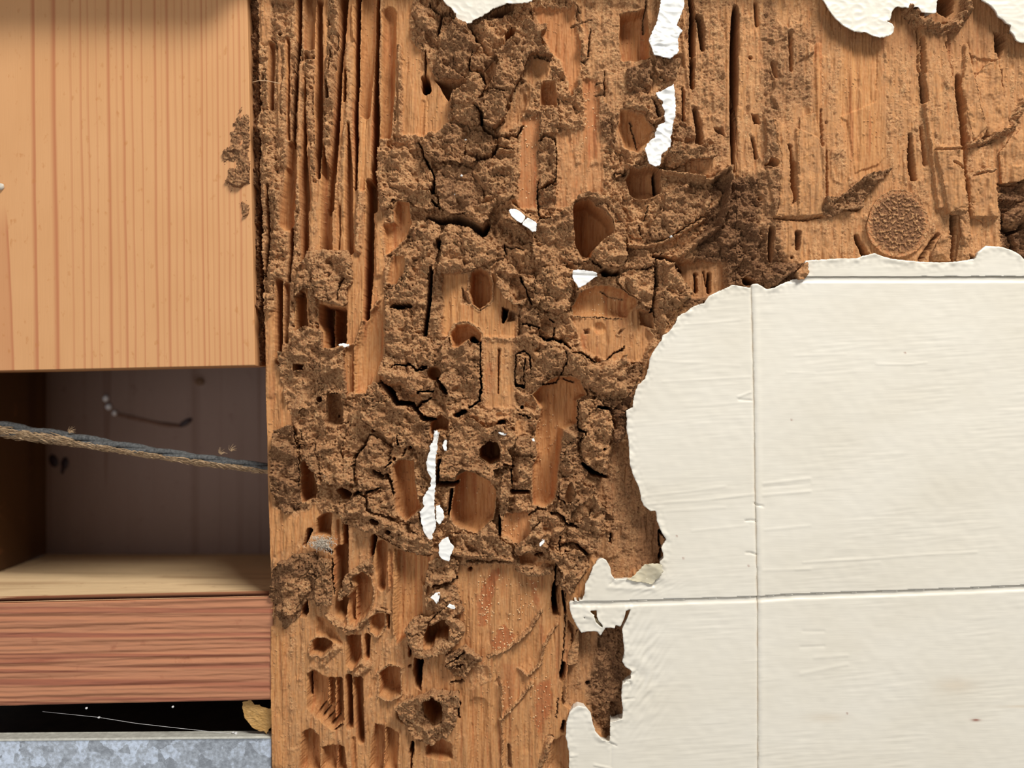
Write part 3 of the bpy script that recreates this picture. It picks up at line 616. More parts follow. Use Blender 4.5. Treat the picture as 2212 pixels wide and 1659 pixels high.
# ---- cracks --------------------------------------------------------------
C_ = crack
C_(2, [(530, 1010, 7), (600, 1060, 13), (700, 1092, 13), (790, 1082, 11), (850, 1000, 5)]); C_(2, [(370, 1250, 9), (480, 1272, 11), (600, 1242, 11), (640, 1160, 7)])
C_(2, [(105, 0, 7), (110, 40, 7), (190, 110, 8), (185, 180, 8), (165, 270, 12)]); C_(2, [(190, 110, 12), (310, 122, 15)]); C_(2, [(400, 200), (460, 260, 8), (490, 330, 8), (515, 350)])
C_(2, [(450, 410, 4), (420, 480), (420, 560), (520, 572, 8), (545, 660, 7)]); C_(2, [(450, 850, 4), (510, 920, 10), (516, 1000, 7)]); C_(2, [(600, 745, 9), (700, 770, 9)]); C_(2, [(650, 1180, 9), (770, 1190, 8)])
C_(2, [(970, 1440, 4), (972, 1659, 4)], floor=-50); C_(2, [(1108, 1090, 4), (1106, 1440, 4)], floor=-50); C_(2, [(980, 1112, 7), (1040, 1082, 9), (1100, 1105, 9)]); C_(2, [(975, 1510, 5), (1050, 1468, 12), (1108, 1430, 6)])
C_(2, [(1380, 230, 3), (1370, 440, 5)], floor=-40); C_(2, [(1260, 30, 3), (1300, 90, 4)], floor=-40); C_(2, [(1225, 190, 6), (1390, 160, 3)], floor=-40); C_(2, [(1500, 560, 3), (1500, 760, 4)], floor=-40)
C_(2, [(1430, 660, 4), (1490, 655, 4)], floor=-40); C_(2, [(1430, 745, 5), (1490, 742, 4)], floor=-40); C_(2, [(905, 80, 7), (915, 180, 5)], floor=-60)
C_(2, [(120, 1600, 4), (170, 1650, 8)]); C_(2, [(130, 1540, 14), (140, 1400, 8), (80, 1300, 8), (20, 1130, 5)], floor=-70); C_(2, [(640, 1385, 4), (740, 1410, 4)], floor=-40)
C_(3, [(430, 940, 5), (460, 1050, 5), (475, 1165, 4)], floor=-60); C_(3, [(80, 460, 4), (40, 480, 6)], floor=-40); C_(3, [(600, 820, 9), (640, 930, 16)], floor=-70); C_(3, [(290, 1380, 9), (380, 1375, 7)]); C_(3, [(540, 0, 5), (540, 200, 7)], floor=-50)
C_(3, [(660, 1325, 10), (700, 1330, 8)])
C_(6, [(700, 478, 6), (760, 502, 7), (850, 512, 3)], floor=-50); C_(6, [(850, 1098, 7), (920, 1115, 10), (970, 1140, 7)]); C_(6, [(985, 1195, 6), (1030, 1230, 11), (1100, 1225, 11), (1170, 1245, 11), (1215, 1295, 8)])
C_(6, [(500, 1250, 6), (500, 1450, 4), (510, 1659, 6)]); C_(6, [(800, 1345, 4), (850, 1318, 6), (900, 1360, 5), (915, 1520, 3)], floor=-50); C_(6, [(795, 1350, 4), (785, 1600, 4)], floor=-50); C_(6, [(860, 1380, 3), (860, 1600, 3)], floor=-50)
C_(6, [(790, 1592, 9), (850, 1600, 11)]); C_(6, [(820, 720, 5), (870, 820, 5), (910, 950, 5)], floor=-50); C_(6, [(980, 265, 9), (1060, 260, 7)]); C_(6, [(705, 480, 6), (715, 560, 4)], floor=-40); C_(6, [(970, 0, 4), (972, 250, 4)], floor=-50)
C_(6, [(1010, 1590, 6), (1130, 1570, 6), (1200, 1390, 6), (1170, 1300, 4)], floor=-60); C_(6, [(1180, 1535, 4), (1260, 1565, 6)], floor=-60); C_(6, [(1000, 25, 10), (1060, 5, 12)]); C_(6, [(0, 1480, 7), (40, 1450, 7), (95, 1450, 4)])
C_(6, [(1400, 600, 7), (1470, 650, 9)]); C_(6, [(1240, 1330, 5), (1340, 1350, 7), (1430, 1410, 5)], floor=-60); C_(6, [(1510, 1400, 3), (1600, 1320, 5), (1659, 1290, 4)], floor=-50)
C_(6, [(1480, 830, 3), (1560, 880, 4), (1659, 900, 3)], floor=-40); C_(6, [(1290, 1045, 3), (1450, 1050, 4), (1640, 1065, 4)], floor=-30); C_(6, [(1090, 1200, 5), (1100, 1130, 4)], floor=-60); C_(6, [(1060, 1070, 4), (1090, 1085, 5)], floor=-60)
C_(7, [(655, 690, 6), (665, 780, 8), (640, 850, 8), (632, 965, 13)]); C_(7, [(460, 510, 8), (465, 610, 4)]); C_(7, [(540, 415, 4), (560, 480, 5)], floor=-50); C_(7, [(600, 290, 3), (580, 370, 4)], floor=-40); C_(7, [(490, 700, 3), (620, 700, 5), (625, 660, 3)], floor=-50)
C_(5, [(1075, 1465, 4), (1130, 1432, 7), (1200, 1440, 7), (1220, 1412, 7), (1290, 1475, 10), (1385, 1462, 6)]); C_(5, [(715, 740, 8), (680, 800, 7), (662, 920, 6)], floor=-60); C_(5, [(1105, 965, 22), (1170, 968, 22), (1240, 960, 14)], floor=-70)
C_(5, [(1050, 910, 3), (1110, 885, 4)], floor=-30); C_(5, [(1260, 350, 4), (1290, 310, 5)], floor=-50); C_(5, [(1410, 120, 6), (1450, 180, 8)]); C_(5, [(1400, 40, 14), (1430, 60, 10)]); C_(5, [(1300, 1645, 10), (1420, 1640, 8)])
C_(8, [(1000, 90, 9), (1075, 160, 22), (1130, 268, 22), (1250, 272, 20), (1295, 330, 12), (1350, 380, 20), (1430, 392, 9)], floor=-120); C_(8, [(1290, 300, 10), (1332, 250, 10), (1400, 218, 7)]); C_(8, [(850, 385, 4), (930, 455, 7)], floor=-50)
C_(8, [(910, 515, 7), (880, 590, 10), (800, 690, 10), (788, 760, 7), (803, 850, 5)]); C_(8, [(940, 800, 10), (1010, 845, 14)]); C_(8, [(1050, 835, 14), (1085, 900, 10), (1105, 980, 10)]); C_(8, [(785, 1002, 10), (850, 962, 12)]); C_(8, [(895, 972, 10), (990, 942, 8)])
C_(8, [(930, 1290, 5), (1100, 1385, 8), (1200, 1440, 5), (1300, 1468, 7), (1400, 1465, 8)], floor=-60); C_(8, [(1135, 530, 4), (1145, 580, 12)]); C_(8, [(1030, 775, 6), (1090, 730, 5)]); C_(8, [(1180, 690, 4), (1200, 620, 4)], floor=-50); C_(8, [(590, 175, 3), (690, 185, 5)], floor=-50)
C_(8, [(345, 610, 12), (365, 595, 8)]); C_(8, [(370, 470, 4), (380, 540, 5)], floor=-40); C_(8, [(620, 1500, 4), (625, 1600, 4)], floor=-50); C_(8, [(560, 1430, 12), (610, 1445, 12)]); C_(8, [(1480, 130, 14), (1530, 180, 18), (1450, 60, 8)], floor=-60)
C_(8, [(1610, 370, 10), (1659, 320, 16)]); C_(8, [(1460, 760, 10), (1450, 900, 12)], floor=-100)
C_(9, [(415, 30, 4), (410, 200, 5), (345, 245, 5)]); C_(9, [(1060, 390, 8), (1110, 398, 6), (1070, 460, 4)]); C_(9, [(735, 950, 4), (790, 905, 5), (840, 915, 4)], floor=-50); C_(9, [(870, 928, 4), (960, 950, 6), (990, 1005, 10), (1060, 1020, 4)])
C_(9, [(750, 1030, 3), (790, 985, 6)], floor=-50); C_(9, [(330, 1240, 3), (480, 1252, 6), (620, 1240, 4)], floor=-50); C_(9, [(930, 1150, 4), (1040, 1130, 8), (1120, 1200, 8)], floor=-80); C_(9, [(940, 1080, 4), (935, 1180, 4)], floor=-50)
C_(9, [(120, 1395, 8), (220, 1385, 10)]); C_(9, [(905, 820, 4), (960, 860, 5)], floor=-50); C_(9, [(620, 640, 5), (620, 740, 5)], floor=-60); C_(9, [(1055, 200, 3), (1055, 380, 4)], floor=-40); C_(9, [(905, 1260, 4), (910, 1380, 5)], floor=-50); C_(9, [(665, 280, 4), (740, 310, 4)], floor=-40)
C_(10, [(605, 60, 5), (610, 230, 4), (620, 310, 4)]); C_(10, [(1390, 240, 8), (1500, 230, 10), (1570, 180, 10)]); C_(10, [(1530, 1000, 6), (1600, 990, 5)]); C_(10, [(1600, 790, 7), (1500, 830, 4)])
C_(10, [(1500, 390, 3), (1350, 520, 6), (1350, 620, 5)], floor=-50); C_(10, [(1490, 870, 4), (1620, 860, 6)], floor=-50); C_(10, [(1595, 1180, 7), (1590, 1280, 6)], floor=-90)
C_(11, [(1165, 290, 3), (1160, 450, 4), (1150, 700, 3), (1142, 850, 4)], floor=-50); C_(11, [(1110, 1130, 3), (1090, 1280, 4)], floor=-40); C_(11, [(1095, 60, 5), (1080, 230, 6)], floor=-60); C_(11, [(130, 230, 8), (250, 220, 12), (300, 180, 6)])
C_(11, [(240, 845, 4), (300, 850, 6), (380, 840, 4)], floor=-50); C_(11, [(330, 1160, 6), (328, 1280, 7)], floor=-90); C_(11, [(320, 780, 10), (380, 745, 8)]); C_(11, [(270, 995, 7), (350, 990, 9)])

# relief of the fibres and crumbs on top of everything
FRn = sstep(0.36, 0.70, FR + 0.30 * fbm(51, X, Y, 9, 75, 3) + 0.16 * fbm(52, X, Y, 22, 22, 3) * (FR > .2))
FRn = np.where(FR > 0.86, 1.0, FRn)
H += RW * 1.3 * (1 - FRn) + RF * FRn * np.clip(0.35 + 0.75 * sstep(.5, .95, FR), 0, 1) + 1.5 * FRn * (FR < .8)
# dusty crumbs of frass that stick to the wood
sp = PN(61)(X / 5.5, Y / 5.5); spm = sstep(0.55, 0.72, sp) * (1 - FRn) * sstep(-0.15, 0.3, PN(62)(X / 60, Y / 90))
H += 1.1 * spm; FRn = np.clip(FRn + 0.8 * spm, 0, 1)
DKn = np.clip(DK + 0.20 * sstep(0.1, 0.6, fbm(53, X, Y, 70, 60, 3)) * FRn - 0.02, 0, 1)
REDn = np.clip(RED + 0.45 * sstep(0.25, 0.7, PN(54)(X / 9, Y / 190)) * (1 - FRn), 0, 1)

# ------------------------------------------------------------------ grid pieces
def grid_piece(name, xs, ys, Sg, Hg, mat, parent, att=None, thick=4.0, inset=6.0, bottom=None, flat=None, snap=True):
    """a piece of surface where Sg < 0, its rim snapped to the outline, with a turned-under edge"""
    gXX, gYY = np.meshgrid(xs, ys); st = xs[1] - xs[0]
    c = 0.25 * (Sg[:-1, :-1] + Sg[1:, :-1] + Sg[:-1, 1:] + Sg[1:, 1:])
    cell = c < 0
    if not cell.any(): return None
    used = np.zeros(Sg.shape, bool)
    used[:-1, :-1] |= cell; used[1:, :-1] |= cell; used[:-1, 1:] |= cell; used[1:, 1:] |= cell
    full = np.ones(Sg.shape, bool)
    cp = np.zeros((Sg.shape[0] + 1, Sg.shape[1] + 1), bool); cp[1:-1, 1:-1] = cell
    full = cp[:-1, :-1] & cp[1:, :-1] & cp[:-1, 1:] & cp[1:, 1:]
    rim = used & ~full
    dy, dx = np.gradient(Sg, st)
    gn = np.hypot(dx, dy) + 1e-6
    off = np.clip(Sg, -0.75 * st, 0.75 * st) * rim
    if not snap: off = off * 0
    px = gXX - off * dx / gn; py = gYY - off * dy / gn
    idx = np.full(Sg.shape, -1, int); idx[used] = np.arange(used.sum())
    i, j = np.nonzero(cell)
    F = np.stack([idx[i, j], idx[i + 1, j], idx[i + 1, j + 1], idx[i, j + 1]], 1)   # seen from the room: y down
    ux, uy, uh = px[used], py[used], Hg[used]
    gdx, gdy = (dx / gn)[used], (dy / gn)[used]
    bot = (bottom[used] if isinstance(bottom, np.ndarray) else np.full(ux.shape, float(bottom if bottom is not None else -60)))
    # rim edges
    E = []
    up = cell & ~cp[:-2, 1:-1]; a, b = np.nonzero(up); E.append(np.stack([idx[a, b + 1], idx[a, b]], 1))
    dn = cell & ~cp[2:, 1:-1]; a, b = np.nonzero(dn); E.append(np.stack([idx[a + 1, b], idx[a + 1, b + 1]], 1))
    lf = cell & ~cp[1:-1, :-2]; a, b = np.nonzero(lf); E.append(np.stack([idx[a, b], idx[a + 1, b]], 1))
    rt = cell & ~cp[1:-1, 2:]; a, b = np.nonzero(rt); E.append(np.stack([idx[a + 1, b + 1], idx[a, b + 1]], 1))
    E = np.concatenate(E)
    rv = np.unique(E); mp_ = np.full(len(ux), -1, int); mp_[rv] = np.arange(len(rv)); n0 = len(ux); nr = len(rv)
    r1 = (ux[rv], uy[rv], uh[rv] - thick)
    r2 = (ux[rv] - gdx[rv] * inset, uy[rv] - gdy[rv] * inset, np.minimum(bot[rv], uh[rv] - thick - 1))
    V = np.concatenate([np.stack([ux, uy, uh], 1), np.stack(r1, 1), np.stack(r2, 1)])
    a, b = E[:, 0], E[:, 1]
    # outward winding opposite to the surface edge direction
    Q1 = np.stack([b, a, n0 + mp_[a], n0 + mp_[b]], 1)
    Q2 = np.stack([n0 + mp_[b], n0 + mp_[a], n0 + nr + mp_[a], n0 + nr + mp_[b]], 1)
    Fa = np.concatenate([F, Q1, Q2])
    Wd = np.stack([(V[:, 0] - CX) * S, -V[:, 2] * S, BASE_Z + (CY - V[:, 1]) * S], 1)
    A = None
    if att is not None:
        m = np.stack([q[used] for q in att], 1); A = np.concatenate([m, m[rv], m[rv]])
    return mesh_obj(name, Wd, Fa, mat, parent, A)

# outlines -----------------------------------------------------------------
EDGE = [(557, -80), (560, 200), (563, 400), (566, 560), (571, 690), (572, 790), (577, 1000), (583, 1250), (586, 1659), (587, 1740)]
PAINT = [(2600, 570), (2212, 560), (2195, 545), (2165, 534), (2130, 531), (2112, 545), (2106, 559), (2070, 565), (2030, 567), (1985, 565), (1950, 562), (1925, 559),
         (1905, 553), (1888, 547), (1862, 553), (1850, 558), (1800, 559), (1775, 561), (1740, 563), (1738, 575), (1738, 600), (1715, 603), (1690, 612), (1672, 622), (1655, 624), (1636, 613),
         (1625, 614), (1618, 622), (1605, 619), (1582, 616), (1550, 630), (1530, 640), (1522, 654), (1500, 661), (1480, 675), (1465, 683), (1458, 700), (1446, 716), (1432, 725), (1427, 738),
         (1416, 752), (1405, 770), (1400, 795), (1394, 818), (1378, 832), (1371, 850), (1366, 880), (1352, 887), (1354, 905), (1353, 925), (1359, 960), (1360, 1000),
         (1367, 1025), (1381, 1055), (1386, 1082), (1391, 1093), (1405, 1104), (1417, 1103), (1419, 1125), (1429, 1150), (1440, 1167), (1428, 1182), (1434, 1205), (1424, 1214),
         (1428, 1225), (1424, 1242), (1395, 1249), (1350, 1250), (1330, 1252), (1321, 1242), (1318, 1226), (1310, 1210), (1300, 1205), (1290, 1212), (1280, 1225), (1274, 1245), (1264, 1262), (1262, 1285), (1257, 1296),
         (1240, 1296), (1230, 1301), (1231, 1318), (1237, 1335), (1245, 1350), (1255, 1366), (1270, 1363), (1290, 1364), (1297, 1374), (1304, 1362),
         (1308, 1356), (1320, 1356), (1330, 1358), (1344, 1358), (1346, 1385), (1349, 1405), (1345, 1430), (1350, 1440), (1365, 1450), (1362, 1466), (1352, 1472), (1344, 1478), (1342, 1510), (1346, 1533), (1344, 1552),
         (1318, 1560), (1317, 1603), (1300, 1596), (1286, 1580), (1280, 1560), (1276, 1540), (1266, 1528), (1250, 1524), (1236, 1530), (1228, 1545), (1224, 1560), (1222, 1590), (1229, 1625), (1229, 1840), (2600, 1840)]
def scaled(P, d): return [at(x, y, d) for x, y in P]
PD = 14.0
TEARS = [T(11, [(1345, 430), (1405, 428), (1408, 470), (1380, 462)]), T(11, [(1383, 468), (1400, 460), (1420, 510), (1468, 566), (1440, 556), (1400, 520)]),
         T(11, [(1632, 430), (1672, 418), (1640, 500), (1605, 575), (1580, 620), (1540, 600), (1552, 540), (1590, 555), (1620, 490)]),
         T(11, [(1225, 498), (1295, 488), (1300, 484), (1345, 470), (1385, 480), (1345, 478), (1300, 494), (1240, 504)])]

# jamb and board from the lattice
XP = X; YP = Y
left_x = np.interp(gy, [p[1] for p in EDGE], [p[0] for p in EDGE])[:, None]
sLeft = (left_x - X) + 2.2 * WX * sstep(900, 600, Y)
PS = poly_sdf(scaled(PAINT, PD)[::1], X, Y)                        # < 0 under the paint
under = 75 - (-PS)                                                 # > 0 near or outside the paint edge
seam = 1592.0 + 2.0 * PN(71)(Y / 60, Y * 0)
sJ = np.maximum(np.maximum(sLeft, X - seam), -under)
sB = np.maximum(np.maximum(seam + 1.2 - X, -under), -50)
sJ = np.maximum(sJ, -50)
jamb = empty('termite_eaten_jamb', W(1080, 1728, -60), 'termite-eaten timber jamb in the middle, all ridges, crumbly crust and open galleries', 'timber')
board = empty('gouged_board', W(1930, 650, -60), 'lighter orange gouged board with a round dark knot at the upper right', 'timber')
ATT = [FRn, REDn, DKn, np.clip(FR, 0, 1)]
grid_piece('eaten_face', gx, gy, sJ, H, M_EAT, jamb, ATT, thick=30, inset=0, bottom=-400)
i1 = int((720 - gy[0]) / ST)
grid_piece('gouged_face', gx, gy[:i1], sB[:i1], H[:i1], M_EAT, board, [a[:i1] for a in ATT], thick=30, inset=0, bottom=-200)

# ------------------------------------------------------------------ crust plates
def plate(t, P, h, parent=None, fr=1.0, dk=0.1, dome=9, thick=6, inset=4, warp=3.0, rough=1.0, name='mud_crust', tilt=(0, 0), curl=0, label=None, seed=0):
    P = T(t, P); w = win(P, 12)
    Xw, Yw = X[w], Y[w]
    s = poly_sdf(P, Xw + WX[w] * warp, Yw + WY[w] * warp)
    s = np.maximum(s, -CUT[w])
    cx, cy = np.mean([p[0] for p in P]), np.mean([p[1] for p in P])
    e = np.clip(-s / 12.0, 0, 1)
    hh = h - dome * (1 - e) ** 2 + curl * (1 - e) + tilt[0] * (Xw - cx) / 30 + tilt[1] * (Yw - cy) / 30 + (RW[w] * 1.3 if fr < .5 else 0) + rough * 0.9 * (RF[w] + 2.0 * PN(90 + seed)(Xw / 20, Yw / 20))
    A = [np.clip(fr + 0 * s, 0, 1), 0 * s, np.clip(dk + 0.55 * (DKn[w] - DK[w]) + 0.25 * sstep(0.1, 0.5, PN(91)(Xw / 26, Yw / 20)), 0, 1)]
    bot = H[w] - 3
    o = grid_piece(name, gx[w[1]], gy[w[0]], s, np.maximum(hh, H[w] + 1.0), M_EAT, parent or jamb, A, thick=thick, inset=inset, bottom=bot)
    if o and label: o['label'] = label
    return o
PLATES = [
 (5, [(410, 520), (470, 508), (600, 520), (740, 512), (778, 570), (780, 700), (792, 780), (740, 830), (742, 940), (710, 965), (600, 950), (540, 920), (500, 890), (500, 850), (420, 825), (370, 840), (330, 905), (318, 780), (350, 700), (430, 650), (362, 622), (400, 590)], 20, .1),
 (5, [(330, 1160), (420, 1128), (500, 1150), (548, 1165), (545, 1300), (640, 1302), (735, 1285), (725, 1500), (735, 1700), (620, 1800), (540, 2050), (480, 2100), (330, 2040), (290, 1850), (210, 1560), (200, 1330), (310, 1310)], 12, .12),
 (5, [(1290, 290), (1400, 278), (1480, 330), (1480, 430), (1450, 550), (1425, 680), (1380, 722), (1392, 900), (1372, 962), (1250, 950), (1110, 940), (1105, 990), (1250, 1012), (1252, 1170), (1330, 1200), (1395, 1235), (1430, 1450), (1445, 1600), (1390, 1680), (1200, 1640), (1130, 1590), (985, 1500), (1035, 1350), (1050, 1000), (1052, 830), (1150, 780), (1210, 650), (1200, 530)], 14, .08),
 (1, [(990, 1105), (1130, 1080), (1290, 1105), (1320, 1200), (1400, 1350), (1450, 1480), (1440, 1590), (1470, 1680), (1450, 1680), (1440, 1659 + 20), (1380, 1659), (1250, 1600), (1100, 1590), (1060, 1680), (990, 1680), (975, 1400)], 8, 0),
 (5, [(1240, 60), (1400, 60), (1460, 130), (1460, 200), (1380, 210), (1290, 180), (1250, 120)], 16, .05),
 (6, [(380, 185), (450, 190), (600, 150), (660, 90), (770, 100), (740, 140), (630, 190), (575, 260), (578, 330), (530, 350), (490, 330), (430, 270), (390, 250)], 26, .15),
 (6, [(190, 410), (250, 305), (340, 320), (430, 345), (530, 430), (600, 480), (705, 500), (702, 570), (630, 592), (520, 645), (400, 692), (250, 712), (165, 702), (200, 560)], 22, .12),
 (6, [(930, 395), (975, 300), (1060, 285), (1220, 190), (1300, 90), (1420, 90), (1600, 140), (1659, 260), (1659, 420), (1590, 520), (1420, 545), (1350, 600), (1200, 640), (1050, 655), (940, 620), (925, 520)], 16, .15),
 (6, [(620, 650), (700, 615), (760, 640), (800, 700), (940, 720), (945, 830), (985, 900), (960, 960), (870, 900), (840, 960), (760, 960), (700, 900), (640, 800)], 18, .12),
 (6, [(1000, 668), (1140, 640), (1245, 690), (1252, 790), (1225, 900), (1228, 990), (1130, 1032), (1010, 1005), (945, 880), (935, 760)], 30, .08),
 (6, [(200, 1240), (260, 1205), (270, 1290), (330, 1300), (420, 1235), (500, 1290), (495, 1480), (500, 1680), (330, 1700), (190, 1670), (170, 1580), (205, 1490), (190, 1350)], 10, .2),
 (6, [(800, 960), (860, 980), (950, 1000), (990, 1130), (960, 1160), (860, 1100), (820, 1060)], 12, .25),
 (6, [(850, 1100), (960, 1150), (1030, 1240), (1200, 1260), (1230, 1330), (1300, 1350), (1420, 1430), (1560, 1440), (1659, 1340), (1659, 1659), (1480, 1700), (1380, 1680), (1330, 1560), (1230, 1500), (1130, 1480), (1000, 1590), (930, 1640), (900, 1500), (990, 1300), (860, 1240), (750, 1240), (830, 1180)], 20, .15),
 (7, [(250, 560), (330, 500), (440, 480), (470, 590), (430, 680), (380, 690), (290, 680), (235, 610)], 24, .02),
 (7, [(430, 725), (520, 690), (640, 690), (650, 780), (630, 850), (625, 960), (560, 940), (500, 880), (430, 820), (400, 770)], 22, .02),
 (7, [(665, 690), (650, 640), (760, 680), (800, 740), (840, 790), (900, 855), (860, 900), (760, 1000), (700, 1080), (650, 990), (640, 900), (680, 780)], 22, .05),
 (7, [(480, 560), (620, 600), (700, 590), (650, 630), (620, 690), (500, 700), (440, 690), (470, 620)], 8, .25),
 (7, [(700, 210), (800, 170), (940, 150), (1010, 230), (960, 350), (830, 440), (700, 510), (600, 520), (620, 400), (680, 320)], 19, .3),
 (2, [(200, 330), (240, 220), (320, 190), (420, 215), (480, 320), (515, 360), (470, 420), (420, 480), (410, 600), (320, 630), (180, 620), (130, 590), (170, 480)], 16, .45),
 (2, [(600, 430), (690, 380), (780, 330), (775, 250), (860, 195), (920, 215), (1035, 220), (1042, 255), (990, 310), (1000, 400), (1075, 480), (960, 450), (890, 490), (860, 600), (800, 720), (720, 850), (710, 960), (680, 1005), (600, 1040), (535, 1005), (540, 960), (510, 900), (450, 850), (560, 800), (600, 740), (620, 640), (650, 560), (640, 500)], 34, .25),
 (2, [(290, 740), (400, 700), (430, 620), (500, 600), (560, 720), (470, 830), (510, 930), (500, 1010), (430, 1020), (360, 990), (290, 960), (300, 840)], 24, .2),
 (2, [(430, 470), (520, 430), (600, 470), (630, 520), (600, 560), (540, 600), (520, 570), (425, 560)], 14, .4),
 (2, [(240, 1010), (400, 1010), (430, 1040), (380, 1200), (370, 1240), (480, 1260), (440, 1320), (250, 1300), (160, 1300), (80, 1250), (100, 1130)], 12, .35),
 (2, [(400, 1090), (440, 1040), (600, 1090), (610, 1160), (642, 1165), (620, 1235), (480, 1255), (370, 1235)], 14, .35),
 (2, [(480, 1290), (620, 1260), (800, 1250), (820, 1400), (780, 1580), (620, 1560), (500, 1480), (420, 1400)], 12, .2),
 (2, [(180, 1330), (420, 1330), (520, 1500), (560, 1640), (420, 1700), (260, 1720), (190, 1650), (150, 1450)], 12, .5),
 (2, [(985, 1130), (1040, 1100), (1100, 1130), (1105, 1420), (1040, 1470), (980, 1500), (970, 1440), (975, 1200)], 6, .2),
 (2, [(980, 1530), (1110, 1460), (1112, 1659), (980, 1659)], 6, .35), (2, [(990, 880), (1130, 860), (1130, 1060), (1050, 1070), (980, 1095)], 5, .15),
 (2, [(0, 60), (100, 60), (180, 120), (175, 230), (140, 340), (60, 340), (0, 250)], 6, .25),
 (3, [(380, 780), (480, 740), (600, 760), (680, 870), (680, 960), (600, 1000), (590, 1050), (540, 940), (440, 890), (350, 850)], 24, .15),
 (3, [(740, 1150), (800, 1160), (940, 1170), (1080, 1160), (1090, 1250), (1000, 1290), (900, 1290), (840, 1330), (760, 1340), (680, 1310), (700, 1230)], 22, .25),
 (3, [(750, 960), (840, 970), (920, 1060), (930, 1180), (820, 1160), (740, 1100)], 8, .5),
 (3, [(160, 780), (250, 840), (320, 900), (280, 1180), (230, 1150), (190, 1000)], 4, .35),
 (3, [(620, 470), (740, 470), (800, 480), (760, 650), (640, 640), (600, 560)], 10, .5), (3, [(380, 560), (560, 480), (600, 640), (560, 740), (400, 760)], 6, .6),
 (3, [(280, 1360), (400, 1290), (520, 1200), (540, 1280), (400, 1340), (290, 1420)], 14, .1),
 (8, [(850, 262), (965, 90), (1060, 200), (1120, 290), (1270, 310), (1340, 400), (1400, 410), (1390, 560), (1400, 700), (1310, 720), (1270, 600), (1120, 620), (1010, 500), (930, 470), (860, 380)], 16, .08),
 (8, [(720, 440), (840, 300), (870, 420), (900, 500), (870, 580), (790, 690), (780, 760), (800, 890), (700, 910), (600, 900), (520, 850), (490, 700), (495, 480), (620, 470), (740, 470), (690, 640), (710, 720), (760, 640)], 14, .08),
 (8, [(920, 515), (1010, 560), (1110, 640), (1060, 720), (1080, 790), (1000, 790), (950, 830), (1000, 870), (1060, 870), (1100, 960), (1080, 1050), (950, 940), (850, 960), (810, 860), (800, 760), (815, 700), (890, 600)], 18, .25),
 (8, [(160, 475), (240, 440), (310, 430), (330, 560), (320, 620), (350, 720), (345, 900), (370, 1060), (330, 1110), (260, 1155), (200, 1110), (130, 920), (150, 800), (130, 680), (165, 580)], 12, .55),
 (8, [(340, 600), (480, 590), (500, 700), (520, 850), (470, 790), (410, 720), (370, 690)], 14, .3),
 (8, [(640, 1060), (740, 1050), (830, 990), (900, 1010), (900, 1110), (1000, 1150), (1130, 1200), (1220, 1280), (1300, 1290), (1420, 1340), (1420, 1440), (1300, 1455), (1200, 1425), (1080, 1370), (940, 1290), (800, 1260), (700, 1200)], 26, .15),
 (8, [(920, 1000), (1060, 960), (1110, 1030), (1130, 1170), (1010, 1130), (920, 1090)], 16, .15), (8, [(1220, 1160), (1300, 1130), (1350, 1250), (1380, 1330), (1250, 1260)], 22, .25),
 (8, [(1310, 430), (1400, 420), (1400, 560), (1420, 650), (1380, 760), (1340, 960), (1310, 700)], 12, .4),
 (9, [(215, 400), (270, 330), (370, 310), (440, 370), (580, 350), (650, 420), (640, 470), (600, 520), (630, 600), (580, 620), (510, 640), (500, 700), (400, 660), (300, 640), (240, 700), (150, 690), (165, 560), (210, 500)], 24, .15),
 (9, [(650, 420), (780, 420), (790, 520), (770, 560), (690, 540), (640, 520)], 20, .3), (9, [(640, 560), (780, 560), (755, 640), (735, 770), (640, 780), (625, 660)], 8, .15),
 (9, [(560, 640), (620, 650), (610, 800), (590, 900), (560, 960), (530, 920), (545, 840)], 20, .3),
 (9, [(1060, 200), (1180, 180), (1260, 270), (1280, 340), (1260, 460), (1240, 560), (1240, 680), (1180, 660), (1090, 600), (1070, 500), (1080, 400)], 22, .1),
 (9, [(960, 280), (1050, 230), (1055, 380), (1060, 560), (1080, 640), (1200, 730), (1150, 800), (1030, 740), (950, 680), (930, 560), (960, 400)], 12, .35),
 (9, [(930, 700), (1000, 680), (1150, 780), (1120, 830), (1020, 900), (990, 990), (900, 900), (920, 820)], 20, .3),
 (9, [(1150, 800), (1190, 860), (1230, 900), (1200, 1000), (1180, 1160), (1130, 1185), (1060, 1130), (980, 1120), (990, 1020), (1060, 990), (1150, 900)], 22, .25),
 (9, [(745, 1040), (740, 960), (800, 920), (900, 930), (975, 990), (970, 1020), (880, 1090), (820, 1190), (760, 1170), (640, 1200), (640, 1150), (700, 1100)], 24, .12),
 (9, [(845, 1150), (940, 1190), (1060, 1150), (1120, 1220), (1130, 1270), (1060, 1340), (1000, 1445), (930, 1400), (950, 1310), (900, 1230)], 26, .25),
 (9, [(220, 1060), (330, 1070), (400, 1070), (470, 970), (520, 1000), (540, 1090), (620, 1150), (610, 1220), (400, 1200), (240, 1180)], 20, .2),
 (9, [(1260, 260), (1370, 100), (1440, 60), (1380, 250), (1360, 420), (1320, 480), (1290, 460)], 4, .85),
 (9, [(1110, 40), (1300, 0), (1440, -60), (1480, -20), (1400, 140), (1280, 260), (1180, 180), (1120, 130)], 10, .45),
 (10, [(112, 320), (130, 120), (200, 40), (330, -20), (480, -30), (495, 100), (490, 345), (380, 365), (345, 470), (250, 580), (215, 560), (180, 450)], 10, .6),
 (10, [(235, 120), (330, 30), (440, 40), (440, 280), (350, 360), (310, 480), (260, 460), (215, 260)], 20, .15),
 (10, [(500, 10), (600, 30), (615, 370), (480, 385), (470, 300)], 12, .35), (10, [(700, 160), (830, 60), (930, 0), (930, 130), (830, 130), (760, 180), (740, 280), (680, 360), (650, 330)], 8, .2),
